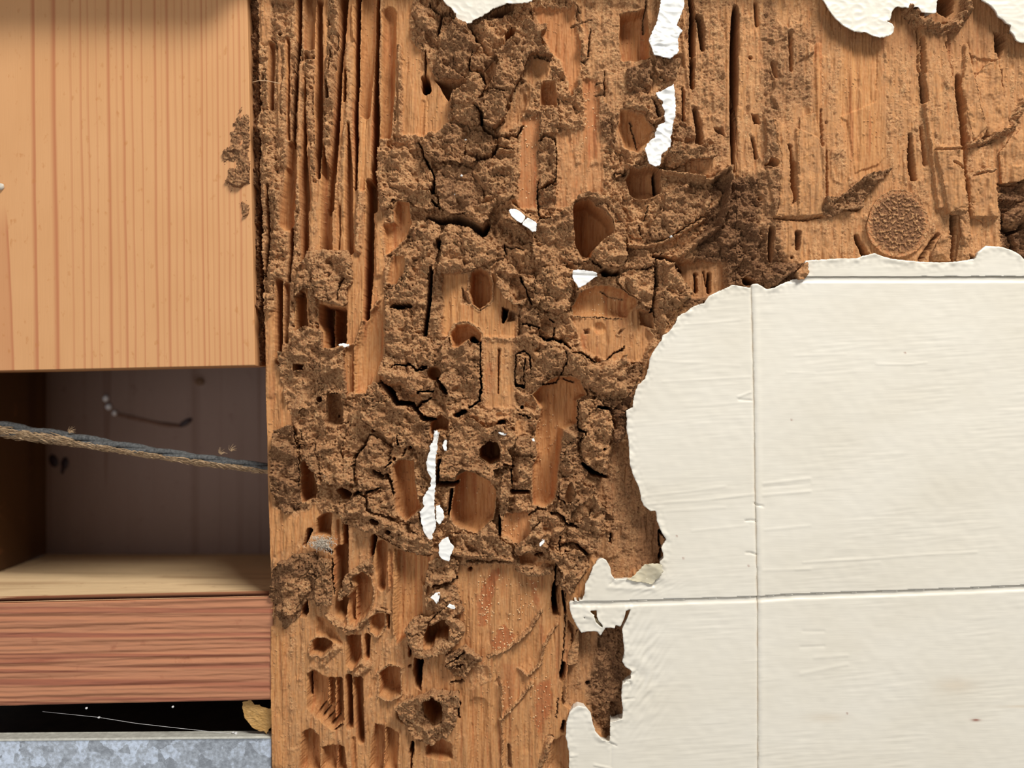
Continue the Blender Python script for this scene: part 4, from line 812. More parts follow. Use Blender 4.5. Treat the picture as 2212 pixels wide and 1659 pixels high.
 (10, [(1180, 560), (1260, 480), (1360, 470), (1430, 440), (1540, 460), (1640, 520), (1640, 620), (1560, 700), (1500, 740), (1350, 800), (1230, 760), (1200, 660)], 22, .12),
 (10, [(1180, 1110), (1280, 1080), (1400, 1030), (1500, 1040), (1600, 1060), (1600, 1180), (1570, 1320), (1490, 1400), (1380, 1475), (1260, 1430), (1190, 1330), (1130, 1240), (1110, 1160)], 20, .12),
 (10, [(1370, 30), (1520, 0), (1600, 60), (1560, 190), (1440, 240), (1370, 220), (1330, 320), (1340, 200)], 16, .15),
 (10, [(1340, 330), (1420, 250), (1560, 230), (1600, 330), (1640, 430), (1560, 470), (1400, 430), (1340, 430)], 14, .2),
 (11, [(230, 760), (400, 690), (460, 760), (520, 800), (420, 870), (380, 950), (300, 950), (240, 880)], 10, .2),
 (11, [(790, 20), (880, 40), (960, 110), (1060, 60), (1050, 130), (900, 160), (820, 120)], 14, .15),
 (11, [(1080, 130), (1190, 60), (1300, 20), (1340, 120), (1230, 280), (1190, 330), (1180, 240), (1090, 240)], 12, .45),
 (4, [(330, 1100), (420, 1080), (560, 970), (700, 930), (560, 1090), (540, 1150), (430, 1160), (380, 1200), (330, 1190)], 4, .45),
 (4, [(0, 1500), (80, 1450), (180, 1450), (225, 1440), (160, 1500), (60, 1580), (0, 1600)], 4, .8),
 (4, [(1330, 1180), (1440, 1100), (1460, 1200), (1400, 1260), (1340, 1240)], 6, .7), (4, [(1380, 1290), (1460, 1250), (1460, 1420), (1410, 1400)], -4, .95),
]
for k, (t, P, h, d) in enumerate(PLATES):
    par = board if t == 4 else jamb
    th = 7 if h > 16 else 5
    plate(t, P, h, par, dk=d, thick=th, inset=5 if h > 16 else 3, seed=k, dome=(9, 3, 6)[k % 3], curl=(0, 7, 2)[k % 3], tilt=(5.0 * math.sin(k * 1.7), 6.0 * math.cos(k * 2.3)))
# thin torn veneers on the gouged board
for P, h in (([(1088, 470), (1120, 300), (1150, 420), (1185, 590), (1228, 700), (1215, 745), (1150, 790), (1130, 700)], 4), ([(930, 822), (1000, 806), (1082, 812), (1112, 1000), (1118, 1150), (1060, 1146), (1012, 1180), (985, 1050), (950, 900)], 6),
             ([(1125, 1000), (1180, 962), (1255, 948), (1275, 1080), (1290, 1190), (1222, 1226), (1150, 1200)], 3), ([(1290, 330), (1330, 500), (1366, 700), (1290, 735), (1240, 742), (1195, 600), (1160, 430), (1230, 350)], 0),
             ([(62, 1192), (80, 1150), (92, 1000), (100, 850), (40, 640), (130, 700), (145, 1040), (158, 1060), (158, 1130), (190, 1100), (192, 800), (200, 640), (285, 620), (300, 780), (330, 830), (338, 1180), (240, 1200), (220, 1196)], 2), ([(1380, 740), (1434, 700), (1470, 980), (1400, 1000), (1310, 1005), (1300, 840)], 4)):
    plate(4, P, h, board, fr=.12, dk=.0, rough=.16, dome=1.5, thick=3, inset=1, name='wood_splinter', warp=2.4)
for P, h in (([(1010, 1180), (1060, 1150), (1118, 1175), (1130, 1250), (1125, 1440), (1060, 1440), (1075, 1300), (1070, 1190)], 10), ([(920, 1400), (980, 1290), (1030, 1300), (1030, 1440), (930, 1440)], 6),
             ([(1170, 1490 - 60), (1105, 1385), (1160, 1400), (1180, 1440)], 8), ([(340, 820), (300, 780), (330, 1180), (345, 1190)], 3)):
    plate(4, P, h, board, fr=.35, dk=.15, rough=.35, dome=3, thick=3, name='wood_splinter', warp=1.5)
for t, P, h in ((11, [(1190, 760), (1270, 560), (1262, 850), (1215, 862), (1180, 860)], -2), (16, [(42, 300), (125, 220), (135, 300), (110, 350), (60, 355)], 24), (9, [(1592, 1065), (1622, 1100), (1602, 1160)], 2)):
    plate(t, P, h, jamb, fr=.5, dk=.2, rough=.35, dome=3, thick=3, name='wood_splinter', warp=1.2)

# knot on the gouged board
kn = T(4, [(740, 1230)])[0]
kP = [(kn[0] + 66 * math.cos(a) * (1 + 0.05 * math.sin(3 * a)), kn[1] + 74 * math.sin(a)) for a in np.linspace(0, 2 * math.pi, 40, endpoint=False)]
w = win(kP, 12); Xk, Yk = X[w], Y[w]
s = poly_sdf(kP, Xk + WX[w] * 2, Yk + WY[w] * 2)
rr = np.hypot((Xk - kn[0]) / 66, (Yk - kn[1]) / 74)
cr_ = PN(77)(Xk / 7, Yk / 7) + 0.6 * PN(78)(Xk / 3.5, Yk / 3.5)
crm = sstep(0.12, 0.26, cr_) * (1 - sstep(0.75, 1.0, rr) * 0.3)
kh = 1 + 1.0 * np.sin(rr * 26) * sstep(0.6, 0.9, rr) + 1.6 * crm - 1.0 * (1 - crm) * (rr < .85) + 0.5 * PN(79)(Xk / 3, Yk / 3)
kd = np.clip((1 - crm) * (1 - sstep(0.72, 0.95, rr)) * 1.5, 0, 1)
o = grid_piece('knot', gx[w[1]], gy[w[0]], s, np.maximum(kh, H[w] + 1.0), M_EAT, board, [np.clip(crm * .9 + .2 * (rr > .8), 0, 1), 0.6 * (1 - crm) * sstep(.5, .9, rr), kd], thick=3, inset=2, bottom=H[w] - 3)
o['label'] = 'round dark knot speckled with tan crumbs'

# frass pellets stuck to the smooth red wood
pv, pf = [], []
def blob(x, y, d, rx, ry, rz, vv, ff, seg=6):
    n0 = len(vv); a0 = rnd.random() * 6
    for lat, r in ((-0.5, .85), (0.4, .95), (0.9, .45)):
        for k in range(seg):
            a = a0 + k * 2 * math.pi / seg
            vv.append(W(x + rx * r * math.cos(a) * rnd.uniform(.85, 1.1), y + ry * r * math.sin(a) * rnd.uniform(.85, 1.1), d + rz * lat))
    for l in range(2):
        for k in range(seg):
            a, b = n0 + l * seg + k, n0 + l * seg + (k + 1) % seg
            ff.append((a, a + seg, b + seg, b))
    ff.append((n0 + 2 * seg, n0 + 2 * seg + 3, n0 + 2 * seg + 2, n0 + 2 * seg + 1)); ff.append((n0 + 2 * seg, n0 + 2 * seg + 5, n0 + 2 * seg + 4, n0 + 2 * seg + 3))
def hs(x, y):
    i = min(ny - 1, max(0, int((y - gy[0]) / ST))); j = min(nx - 1, max(0, int((x - gx[0]) / ST))); return H[i, j]
for t, (ax, ay, bx, by), n in ((11, (480, 150, 600, 560), 46), (11, (870, 180, 960, 420), 16), (11, (590, 570, 760, 740), 42), (11, (600, 120, 880, 560), 26), (11, (900, 930, 1060, 1400), 18), (11, (660, 1000, 760, 1300), 16),
                               (9, (780, 250, 930, 860), 30), (9, (560, 930, 740, 1120), 12), (9, (230, 700, 520, 1040), 14), (6, (1290, 830, 1600, 1020), 14), (2, (820, 900, 960, 1600), 24), (2, (1320, 700, 1440, 1250), 16), (9, (1240, 850, 1320, 1150), 10)):
    for k in range(n):
        x, y = T(t, [(rnd.uniform(ax, bx), rnd.uniform(ay, by))])[0]
        r = rnd.uniform(1.0, 2.1); blob(x, y, hs(x, y) + .4, r * 1.1, r * rnd.uniform(.8, 1.5), r * .9, pv, pf)
pel = plain_mat('frass_pellet', (0.60, 0.36, 0.17), (0.78, 0.52, 0.28), 5)
o = mesh_obj('frass_pellets', pv, pf, pel, jamb); o['kind'] = 'stuff'

# ------------------------------------------------------------------ painted boards
PT = 2.5
bx_ = np.arange(1195, 2500, PT); by_ = np.arange(505, 1728, PT)
BX, BY = np.meshgrid(bx_, by_)
NW = (0.6 * PN(5)(BX / 9, BY / 9) + .5 * PN(6)(BX / 4, BY / 4)) * 1.6
k = (D - PD) / D
main = poly_sdf(scaled(PAINT, PD), BX + NW, BY + NW * .7)
tear = np.full(BX.shape, 99.0)
for tp in TEARS: tear = np.minimum(tear, poly_sdf(scaled(tp, PD), BX, BY))
spaint = np.maximum(main, -tear)
QX = CX + (BX - CX) / k; QY = CY + (BY - CY) / k                  # photo-plane measure of the same points
l1 = np.interp(QX, [1600, 1740, 2212, 2300], [597, 597.5, 597, 597]) + .5 * PN(8)(QX / 30, QY * 0)
l2 = np.interp(QX, [1200, 1300, 1640, 1700, 1800, 1920, 2050, 2212, 2300], [1298, 1299, 1288, 1283.5, 1280, 1276, 1271, 1264, 1261]) + .6 * PN(9)(QX / 26, QY * 0)
vc = np.interp(QY, [600, 617, 700, 900, 1100, 1290, 1659, 1700], [1621, 1622, 1625, 1629, 1632, 1636, 1637, 1637]) + .7 * PN(10)(QY / 18, QX * 0)
hb = PD + 1.3 * PN(41)(BX / 260, BY / 200) + 0.42 * PN(42)(BX / 90, (BY + BX * .07) / 5.5) * sstep(-.3, .5, PN(43)(BX / 160, BY / 120)) + .10 * PN(44)(BX / 40, BY / 4) + .35 * PN(45)(BX / 22, BY / 22)
hb += 2.6 * sstep(-14, 0, spaint) * (0.4 + PN(46)(BX / 20, BY / 20)) + 1.2 * sstep(-30, 0, spaint) * PN(47)(BX / 9, BY / 9)
def pline(t, P, amp, wd):                                          # little wrinkles and splits in the paint film
    global hb
    Pq = [at(*q[:2], PD) + (wd,) for q in T(t, P)]
    s_, _ = line_sdf(Pq, BX, BY); hb = hb + amp * np.exp(-((s_ + wd) / wd) ** 2)
for a in (([(0, 0)],)): pass
for t, P, am, wd in ((15, [(170, 375), (420, 350), (760, 330), (1160, 280)], .9, 2.2), (15, [(170, 300), (600, 250), (900, 210)], .6, 2.5), (15, [(1240, 185), (1659, 140)], 1.0, 2.4), (15, [(1240, 290), (1659, 255)], 1.0, 2.6), (15, [(1240, 220), (1659, 185)], -.8, 2.2),
                     (15, [(1160, 360), (1185, 380), (1240, 388)], -3, 1.6), (15, [(1080, 518), (1140, 513), (1175, 524)], -3, 1.6), (15, [(1085, 805), (1130, 805), (1175, 822)], -3, 1.6), (15, [(170, 540), (350, 560)], 1.2, 2), (15, [(300, 1040), (265, 1050), (258, 1100)], -3, 1.8),
                     (15, [(170, 440), (400, 430), (900, 400)], .6, 2), (15, [(600, 610), (1100, 560)], .6, 2.2), (15, [(1250, 600), (1659, 560)], .6, 2.5), (15, [(1240, 960), (1659, 950)], .6, 3), (7, [(1195, 1549), (1280, 1553)], -2.4, 1.5), (7, [(1190, 1530), (1270, 1500)], 1.6, 2),
                     (7, [(850, 1060), (1200, 1030)], .5, 2), (7, [(620, 1290), (1200, 1330)], .4, 2.5), (7, [(700, 1430), (1270, 1400)], .6, 2), (11, [(1512, 225), (1550, 185)], -3, 1.6), (11, [(1855, 230), (1872, 190)], -3, 1.6), (11, [(1610, 1125), (1700, 1115)], -2.4, 1.5),
                     (11, [(1500, 1455), (1560, 1485)], -2.6, 1.6), (11, [(1520, 1480), (1518, 1659)], -2.2, 1.6), (11, [(1390, 1635), (1500, 1659)], 2, 2), (11, [(1190, 1565), (1250, 1560)], 2, 2), (11, [(1610, 990), (1670, 980), (1665, 1030)], -2.5, 1.6), (11, [(1680, 940), (1720, 900)], -2, 1.6),
                     (11, [(1500, 250), (1850, 260)], 1.5, 5), (16, [(640, 950), (860, 955), (1000, 940)], .9, 1.6), (16, [(60, 890), (420, 880)], .5, 2), (16, [(0, 1010), (200, 1015)], .5, 2), (0, [(1735, 1215), (1860, 1208), (2000, 1198), (2110, 1192)], .8, 2.2),
                     (0, [(1720, 1230), (1900, 1215)], .5, 3), (0, [(1735, 1364), (1780, 1364)], -.8, 3), (0, [(1730, 1398), (1780, 1396)], -.8, 3), (0, [(1760, 1420), (1830, 1416)], .7, 4), (0, [(1730, 1455), (1830, 1435)], .7, 4)):
    pline(t, P, am, wd)
# wrinkled film along the lower torn edge
wz = np.exp(-((BX - 1385) / 45) ** 2 - ((BY - 1440) / 110) ** 2); hb += wz * 3.0 * PN(48)((BX + BY * .6) / 11, (BY - BX * .5) / 34)
wz2 = np.exp(-((QX - 1400) / 60) ** 2 - ((QY - 1262) / 20) ** 2); hb += wz2 * 2.0 * PN(49)((BX + BY * 2) / 13, (BY - BX) / 30) + 5 * np.exp(-((QX - 1408) / 25) ** 2 - ((QY - 1245) / 14) ** 2)
stn = 0.45 * np.exp(-((QX - 2065) / 40) ** 2 - ((QY - 1480) / 16) ** 2) + .35 * np.exp(-((QX - 1785) / 40) ** 2 - ((QY - 1550) / 10) ** 2) + .6 * np.exp(-((QX - 2210) / 45) ** 2 - ((QY - 1526) / 2.5) ** 2)
crkd = np.exp(-((QX - vc) / 2.0) ** 2) * sstep(-.3, .4, PN(50)(QY / 40, QX * 0)) * .8
stn = np.clip(stn + crkd * .8, 0, 1)
chipm = np.exp(-((QX - 2108) / 9) ** 2 - ((QY - 1555.5) / 2.4) ** 2) * 1.1
for q in ((1710, 907), (1955, 762), (1462, 1158), (1476, 1206), (1617, 1222), (1830, 1541)): chipm += .9 * np.exp(-((QX - q[0]) / 1.8) ** 2 - ((QY - q[1]) / 1.8) ** 2)
chipm = np.clip(chipm, 0, 1)
def groove_prof(dy):                                              # dy below the joint: floor, then a slanting lip
    return np.where(dy < 0, 0, np.where(dy < 9.5, -3.0, -3.0 * (1 - np.clip((dy - 9.5) / 3.5, 0, 1))))
cells = []
def pboard(name, smask, label, dy=None, vx=None, right=False):
    s_ = np.maximum(spaint, smask); h_ = hb.copy()
    if dy is not None: h_ = h_ + groove_prof(dy)
    h_ = h_ - 2.5 * np.exp(-((QX - vc) / 3.0) ** 2) + 1.4 * np.exp(-((QX - vc - 9) / 6.0) ** 2)
    return mesh_and_tag(name, s_, h_, label)
def mesh_and_tag(name, s_, h_, label):
    o = grid_piece(name, bx_, by_, s_, h_, M_CREAM, None, [stn, chipm, 0 * stn], thick=2.6, inset=7, bottom=-34)
    tag(o, label, 'board', 'cream painted boards'); return o
gp = 0.5
pboard('painted_board', np.maximum(QY - l1, -99), 'cream painted strip with a torn top edge above the upper groove')
pboard('painted_board', np.maximum(np.maximum(l1 + gp - QY, QY - l2), QX - vc), 'cream painted board with a ragged curving left edge, left of the long vertical crack', QY - l1)
pboard('painted_board', np.maximum(np.maximum(l1 + gp - QY, QY - l2), vc + gp - QX), 'large clean cream painted board right of the vertical crack, between the two grooves', QY - l1)
pboard('painted_board', np.maximum(l2 + gp - QY, QX - vc), 'cream painted board below the lower groove, left of the crack, with deeply torn left edge', QY - l2)
pboard('painted_board', np.maximum(l2 + gp - QY, vc + gp - QX), 'cream painted board at bottom right with a small rust-brown chip mark', QY - l2)

# ------------------------------------------------------------------ loose paint chips and remnants
def paint_piece(t, P, d, name, label, cat='paint chip', mat=None, st=1.3, curl=3.0, wr=1.4, thick=2.0, parent=None, seed=0, bottom=None, group=None, tilt=(0, 0), warp=1.0, ramp_=None, foot=0):
    Pp = scaled(T(t, P), d)
    a = np.array(Pp); xs = np.arange(a[:, 0].min() - 5, a[:, 0].max() + 5, st); ys = np.arange(a[:, 1].min() - 5, a[:, 1].max() + 5, st)
    xx, yy = np.meshgrid(xs, ys); n_ = PN(200 + seed)(xx / 5, yy / 5)
    s_ = poly_sdf(Pp, xx + n_ * 1.4 * warp, yy + n_ * warp)
    cx, cy = a.mean(0)
    h_ = d + curl * .7 * np.exp(s_ / 5.0) * (0.3 + PN(201 + seed)(xx / 16, yy / 16)) + wr * .55 * (1 - 2 * np.abs(PN(202 + seed)(xx / 24, yy / 17))) + .12 * PN(203 + seed)(xx / 5, yy / 5) + tilt[0] * (xx - cx) / 20 + tilt[1] * (yy - cy) / 20
    if ramp_ is not None: h_ = h_ + ramp_(xx, yy)
    z = 0 * s_
    o = grid_piece(name, xs, ys, s_, h_, mat or M_CHIP, parent, [z, z, z], thick=thick, inset=1.2 + foot * .55, bottom=(h_ - thick - 1.5 - foot))
    if parent is None: tag(o, label, cat, group)
    elif label: o['label'] = label
    return o
PP = paint_piece
PP(0, [(940, -60), (955, -2), (966, 12), (975, 17), (981, 28), (985, 29), (987, 50), (995, 52), (1010, 51), (1020, 48), (1022, 44), (1032, 40), (1050, 30), (1055, 28), (1062, 20), (1080, 13), (1095, 8), (1120, 8), (1140, 6), (1149, 2), (1160, -60)], 20, 'paint_remnant', 'cream paint remnant with a blunt tip hanging at the top edge, left of the others', 'paint remnant', M_CREAM, 1.6, foot=22)
PP(0, [(1424, -60), (1428, 0), (1424, 22), (1418, 50), (1404, 80), (1401, 88), (1409, 108), (1412, 118), (1430, 123), (1447, 127), (1455, 122), (1466, 112), (1464, 85), (1468, 75), (1474, 67), (1462, 56), (1468, 38), (1474, 24), (1478, 8), (1478, -60)], 22, 'paint_remnant', 'white paint strip reaching down from the top edge, pinched above its crumpled lower end', 'paint remnant', None, 1.3, wr=4, foot=22,
   ramp_=lambda x, y: 5 * np.exp(-((x - 1425) / 14) ** 2 - ((y - 95) / 12) ** 2) + 2.5 * np.abs(PN(300)(x / 22, y / 10)) * (y > 60))
PP(3, [(735, 690), (752, 670), (762, 740), (772, 850), (768, 920), (750, 980), (740, 1020), (745, 1050), (728, 1100), (735, 1130), (725, 1170), (690, 1210), (660, 1230), (645, 1320), (610, 1325), (560, 1300), (545, 1240), (528, 1180), (560, 1130), (600, 1100), (612, 1090), (608, 1060), (630, 1000), (690, 970), (680, 930), (685, 890), (665, 845), (670, 810), (635, 780), (612, 738), (660, 725)], 26, 'paint_chip',
   'long wavy white paint sliver standing upright below the pinched top strip', wr=4, foot=16, ramp_=lambda x, y: 2 * np.abs(PN(301)(x / 22, y / 18)), tilt=(2, 0))
PP(4, [(320, -150), (325, 0), (360, 60), (400, 110), (450, 150), (500, 175), (560, 180), (610, 202), (640, 208), (690, 198), (716, 180), (716, 150), (705, 130), (680, 120), (645, 118), (690, 113), (700, 105), (703, 70), (720, 45), (742, 38), (790, 44), (850, 38), (865, 65), (890, 72), (948, 74), (955, 0), (960, -150)], 18, 'paint_remnant', 'broad cream paint remnant with hooked right end at the top edge, right of seam', 'paint remnant', M_CREAM, 1.8, foot=26)
PP(4, [(1180, -150), (1200, 0), (1250, 32), (1275, 60), (1290, 92), (1320, 110), (1340, 130), (1362, 140), (1355, 165), (1375, 190), (1390, 225), (1410, 235), (1440, 236), (1980, 300), (1980, -150)], 18, 'paint_remnant', 'cream paint remnant filling the top right corner, with a slanting torn edge', 'paint remnant', M_CREAM, 2.2, foot=26)
PP(6, [(735, 200), (745, 190), (790, 190), (830, 212), (866, 250), (862, 275), (835, 304), (800, 288), (750, 240)], 34, 'paint_chip', 'upper left of the two touching white paint chips on the crust ridge', foot=6, tilt=(0, 3))
PP(6, [(882, 262), (910, 272), (952, 296), (957, 330), (950, 368), (920, 370), (890, 343), (838, 314), (845, 295)], 33, 'paint_chip', 'lower right of the two touching white paint chips on the crust ridge', foot=6, seed=5, tilt=(0, -2))
PP(6, [(1245, 678), (1285, 672), (1350, 680), (1420, 690), (1438, 700), (1438, 722), (1405, 742), (1370, 770), (1330, 800), (1290, 820), (1272, 785), (1250, 762), (1240, 722)], 33, 'paint_chip', 'cream wedge-shaped paint chip crossed by a crease, below the big round hole', seed=7, foot=8, ramp_=lambda x, y: -3.5 * np.exp(-((y - 597 - .05 * (x - 1240)) / 2.2) ** 2))
PP(8, [(1443, 478), (1456, 476), (1458, 490), (1456, 620), (1442, 700), (1442, 900), (1436, 950), (1432, 1060), (1436, 1180), (1446, 1200), (1440, 1270), (1418, 1300), (1418, 1345), (1385, 1354), (1345, 1280), (1322, 1180), (1315, 1130), (1352, 1085), (1340, 1060), (1340, 1020), (1372, 960), (1400, 920), (1408, 860), (1376, 805), (1366, 740), (1386, 660), (1398, 640), (1395, 600), (1425, 560), (1428, 510)], 26, 'paint_chip',
   'longest white paint sliver, a ragged upright strip in the lower middle of the eaten timber', wr=3, foot=14, seed=9, tilt=(2.5, 0))
PP(8, [(1446, 1080), (1462, 1072), (1500, 1110), (1512, 1180), (1470, 1230), (1448, 1200), (1444, 1140)], 22, 'paint_chip', 'small cream paint chip behind the foot of the longest sliver', seed=11, foot=12)
PP(8, [(1500, 1342), (1542, 1326), (1556, 1370), (1588, 1400), (1580, 1430), (1562, 1470), (1548, 1522), (1520, 1515), (1490, 1500), (1465, 1470), (1470, 1430), (1465, 1390)], 28, 'paint_chip', 'white paint chip with a ragged outline just below the longest sliver', seed=13, foot=10)
PP(8, [(1494, 600), (1510, 568), (1528, 550), (1530, 640), (1512, 640)], 30, 'paint_chip', 'small white paint chip right of the top of the longest sliver', seed=15, foot=8)
PP(10, [(1368, 326), (1400, 312), (1412, 292), (1446, 286), (1444, 335), (1418, 378), (1402, 348), (1385, 335)], 28, 'paint_chip', 'small star-shaped white paint chip on crust above the upper crusted ring', seed=17, foot=8)
PP(10, [(1500, 398), (1545, 392), (1572, 405), (1560, 418), (1530, 412)], 26, 'paint_chip', 'smeared pale paint fleck right of the star-shaped chip', seed=19, foot=8, st=1.0)
PP(5, [(668, 1270), (700, 1256), (735, 1266), (756, 1278), (722, 1292), (678, 1290)], 24, 'paint_chip', 'tiny white oval paint fleck on the left crust, under the twin gallery opening', seed=21, foot=6, st=1.0)
PP(9, [(530, 402), (560, 405), (590, 415), (570, 424), (545, 418)], 33, 'paint_chip', 'narrow white paint fleck above the small round hole right of the longest sliver', seed=23, foot=6, st=1.0)
PP(9, [(795, 1142), (815, 1112), (835, 1102), (832, 1120), (808, 1146)], 34, 'paint_chip', 'slanting white paint fleck on crust, lower right of the eaten area', seed=25, foot=6, st=1.0)
PP(9, [(750, 446), (765, 444), (770, 460), (756, 462)], 30, 'paint_chip', 'tiny white paint speck on crust beside the tall gallery', seed=27, foot=6, st=1.0)
# tiny white specks of paint dust
for t, x, y, lab in ((2, 385, 1087, 'crust right of the tan slab, uppermost'), (2, 305, 1540, 'crust in the upper middle, nearest the black valley'), (2, 355, 1390, 'crust in the upper middle, between two larger cracks'), (8, 552, 846, 'crust left of the pale oval pocket'), (7, 752, 487, 'fold of the big crust slab by the round hole')):
    (cx, cy) = T(t, [(x, y)])[0]; v, f = [], []
    cx, cy = at(cx, cy, 24); blob(cx, cy, hs(cx, cy) + 12, 3.4, 3.0, 7, v, f)
    tag(mesh_obj('paint_speck', v, f, M_CHIP), 'tiny white paint speck on ' + lab, 'paint speck', 'specks of paint dust')
# peeled tongue of paint by the brown hollow: yellowed back of the film
M_YEL = plain_mat('yellowed_paint', (0.62, 0.52, 0.34), (0.74, 0.66, 0.48), 40, 0.4, 0.1)
PP(15, [(0, 1040), (50, 1030), (120, 970), (150, 930), (180, 902), (240, 893), (300, 893), (322, 905), (325, 930), (336, 960), (300, 1030), (262, 1058), (250, 1090), (150, 1070), (60, 1055)], 17, 'paint_curl', 'curled yellowed tongue of paint film lifting from the board edge beside the brown hollow', 'paint curl', M_YEL, 1.6, foot=0, seed=31,
   ramp_=lambda x, y: 14 * sstep(1262, 1216, y) * sstep(1370, 1420, x))
# backed shards between the lower board and the eaten jamb
PP(11, [(1385, 485), (1405, 490), (1440, 545), (1455, 560), (1420, 556), (1388, 540)], 3, 'paint_chip', 'pinkish paint shard lodged in the small triangular tear below the lower groove', 'paint chip', M_YEL, 1.0, seed=33)

# ------------------------------------------------------------------ left: planks, niche, rope, metal
def box_grid(name, x0, x1, y0, y1, d0, d1, mat, parent=None, nxs=2, warp=None):
    """a plank: front face subdivided, with small bevels; coordinates in u"""
    b = 1.6
    xs = np.concatenate([[x0], np.linspace(x0 + b, x1 - b, nxs), [x1]]); ys = np.concatenate([[y0], np.linspace(y0 + b, y1 - b, nxs), [y1]])
    xx, yy = np.meshgrid(xs, ys); dd = np.full(xx.shape, float(d1)); dd[0, :] -= b; dd[-1, :] -= b; dd[:, 0] -= b; dd[:, -1] -= b
    if warp: xx, yy, dd = warp(xx, yy, dd)
    m, n = xx.shape; idx = np.arange(m * n).reshape(m, n)
    V = [np.stack([xx.ravel(), yy.ravel(), dd.ravel()], 1)]
    F = [np.stack([idx[:-1, :-1].ravel(), idx[1:, :-1].ravel(), idx[1:, 1:].ravel(), idx[:-1, 1:].ravel()], 1)]
    rim = np.concatenate([idx[0, :], idx[1:, -1], idx[-1, -2::-1], idx[-2:0, 0]])
    back = V[0][rim].copy(); back[:, 2] = d0; V.append(back); n0 = m * n; L = len(rim)
    a = rim; b_ = np.roll(rim, -1); A = n0 + np.arange(L); B = n0 + np.roll(np.arange(L), -1)
    F.append(np.stack([a, b_, B, A], 1))
    c0 = n0; # back face as one quad on the corners
    cor = [0, n - 1, n - 1 + m - 1, 2 * (n - 1) + m - 1]; F.append(np.array([[n0 + cor[0], n0 + cor[1], n0 + cor[2], n0 + cor[3]]]))
    V = np.concatenate(V); F = np.concatenate(F)
    Wd = np.stack([(V[:, 0] - CX) * S, -V[:, 2] * S, BASE_Z + (CY - V[:, 1]) * S], 1)
    return mesh_obj(name, Wd, F, mat, parent, smooth=False)

def plank_mat():
    m, nt, b = new_mat('pine_upright')
    g = N(nt, 'ShaderNodeNewGeometry'); sp_ = N(nt, 'ShaderNodeSeparateXYZ'); nt.links.new(g.outputs['Position'], sp_.inputs[0])
    x = math_n(nt, 'ADD', math_n(nt, 'DIVIDE', sp_.outputs[0], S), CX); y = math_n(nt, 'SUBTRACT', CY, math_n(nt, 'DIVIDE', math_n(nt, 'SUBTRACT', sp_.outputs[2], BASE_Z), S))
    wv = noise(nt, coords(nt, 60, 60, 420), 3, .5)
    x = math_n(nt, 'ADD', x, math_n(nt, 'MULTIPLY', math_n(nt, 'SUBTRACT', wv, .5), 9))
    x = math_n(nt, 'SUBTRACT', x, math_n(nt, 'MULTIPLY', y, .012))
    f = math_n(nt, 'DIVIDE', math_n(nt, 'ADD', x, 60), 640.0)
    lines = [(68, 4.5, 1), (113, 5.5, 1), (149, 2, .5), (172, 2.4, .75), (187, 2, .6), (205, 1.6, .4), (232, 3.6, 1), (249, 1.5, .5), (264, 3, .9), (282, 1.8, .7),
             (303, 2, .8), (331, 2.6, .9), (346, 1.6, .5), (358, 3, .9), (374, 1.6, .6), (390, 2, .8), (404, 1.6, .7), (419, 1.5, .5), (432, 2.2, .9), (443, 1.6, .8), (456, 1.6, .6), (467, 1.8, .8), (479, 1.4, .6), (491, 1.8, .8), (503, 1.4, .7), (514, 2, .8), (526, 1.4, .6)]
    tot = None
    for grp in (lines[0::4], lines[1::4], lines[2::4], lines[3::4]):
        st_ = [(0.0, (0, 0, 0))]
        for c, w_, a_ in grp:
            for o_, v_ in ((-w_ * 1.7, 0), (-w_ * .1, a_), (w_ * .5, a_ * .9), (w_ * 1.0, 0)):
                st_.append((min(1, max(0, (c + o_ + 60) / 640)), (v_,) * 3))
        r = ramp(nt, f, st_[:32]); tot = r if tot is None else mix(nt, 1.0, tot, r, 'ADD')
    # curved growth line at the far left
    cv = math_n(nt, 'SUBTRACT', x, math_n(nt, 'ADD', 4, math_n(nt, 'MULTIPLY', math_n(nt, 'POWER', math_n(nt, 'MAXIMUM', math_n(nt, 'SUBTRACT', y, 450), 0.0), .55), .62)))
    cvm = ramp(nt, math_n(nt, 'ADD', math_n(nt, 'DIVIDE', cv, 60), .5), [(0.0, (.35,) * 3), (.38, (.45,) * 3), (.47, (1, 1, 1)), (.53, (0, 0, 0))])
    gate = ramp(nt, math_n(nt, 'DIVIDE', math_n(nt, 'SUBTRACT', y, 440), 60), [(0.0, (0, 0, 0)), (1.0, (1, 1, 1))])
    tot = mix(nt, 1.0, tot, mix(nt, 1.0, cvm, gate, 'MULTIPLY'), 'ADD')
    n2 = noise(nt, coords(nt, 90, 90, 160), 2, .5); n3 = noise(nt, coords(nt, 2.6, 8, 90), 3, .6)
    base = mix(nt, n2, (0.60, 0.295, 0.118), (0.68, 0.355, 0.155))
    base = mix(nt, .16, base, mix(nt, n3, (.45, .45, .45), (1, 1, 1)), 'MULTIPLY')
    c = mix(nt, math_n(nt, 'MULTIPLY', tot, .85), base, (0.44, 0.15, 0.06))
    n4 = noise(nt, coords(nt, 13, 13, 24), 3, .5)
    c = mix(nt, ramp(nt, n4, [(.63, (0, 0, 0)), (.75, (.55, .55, .55))]), c, (0.46, 0.18, 0.05))
    nt.links.new(c, b.inputs['Base Color']); b.inputs['Roughness'].default_value = .6; b.inputs['Specular IOR Level'].default_value = .3
    bump(nt, b, n3, .8, .25); return m
M_PLANK = plank_mat()
M_SHELF = pine_mat('red_pine', (0.48, 0.20, 0.098), (0.33, 0.108, 0.055), 26, False, 0.5, detail=1.2, sharp=(0.36, 0.56), stain=(0.30, 0.09, 0.04), tilt=math.radians(0.0))
M_PALE = pine_mat('pale_pine', (0.86, 0.60, 0.33), (0.62, 0.40, 0.21), 20, False, 0.4)
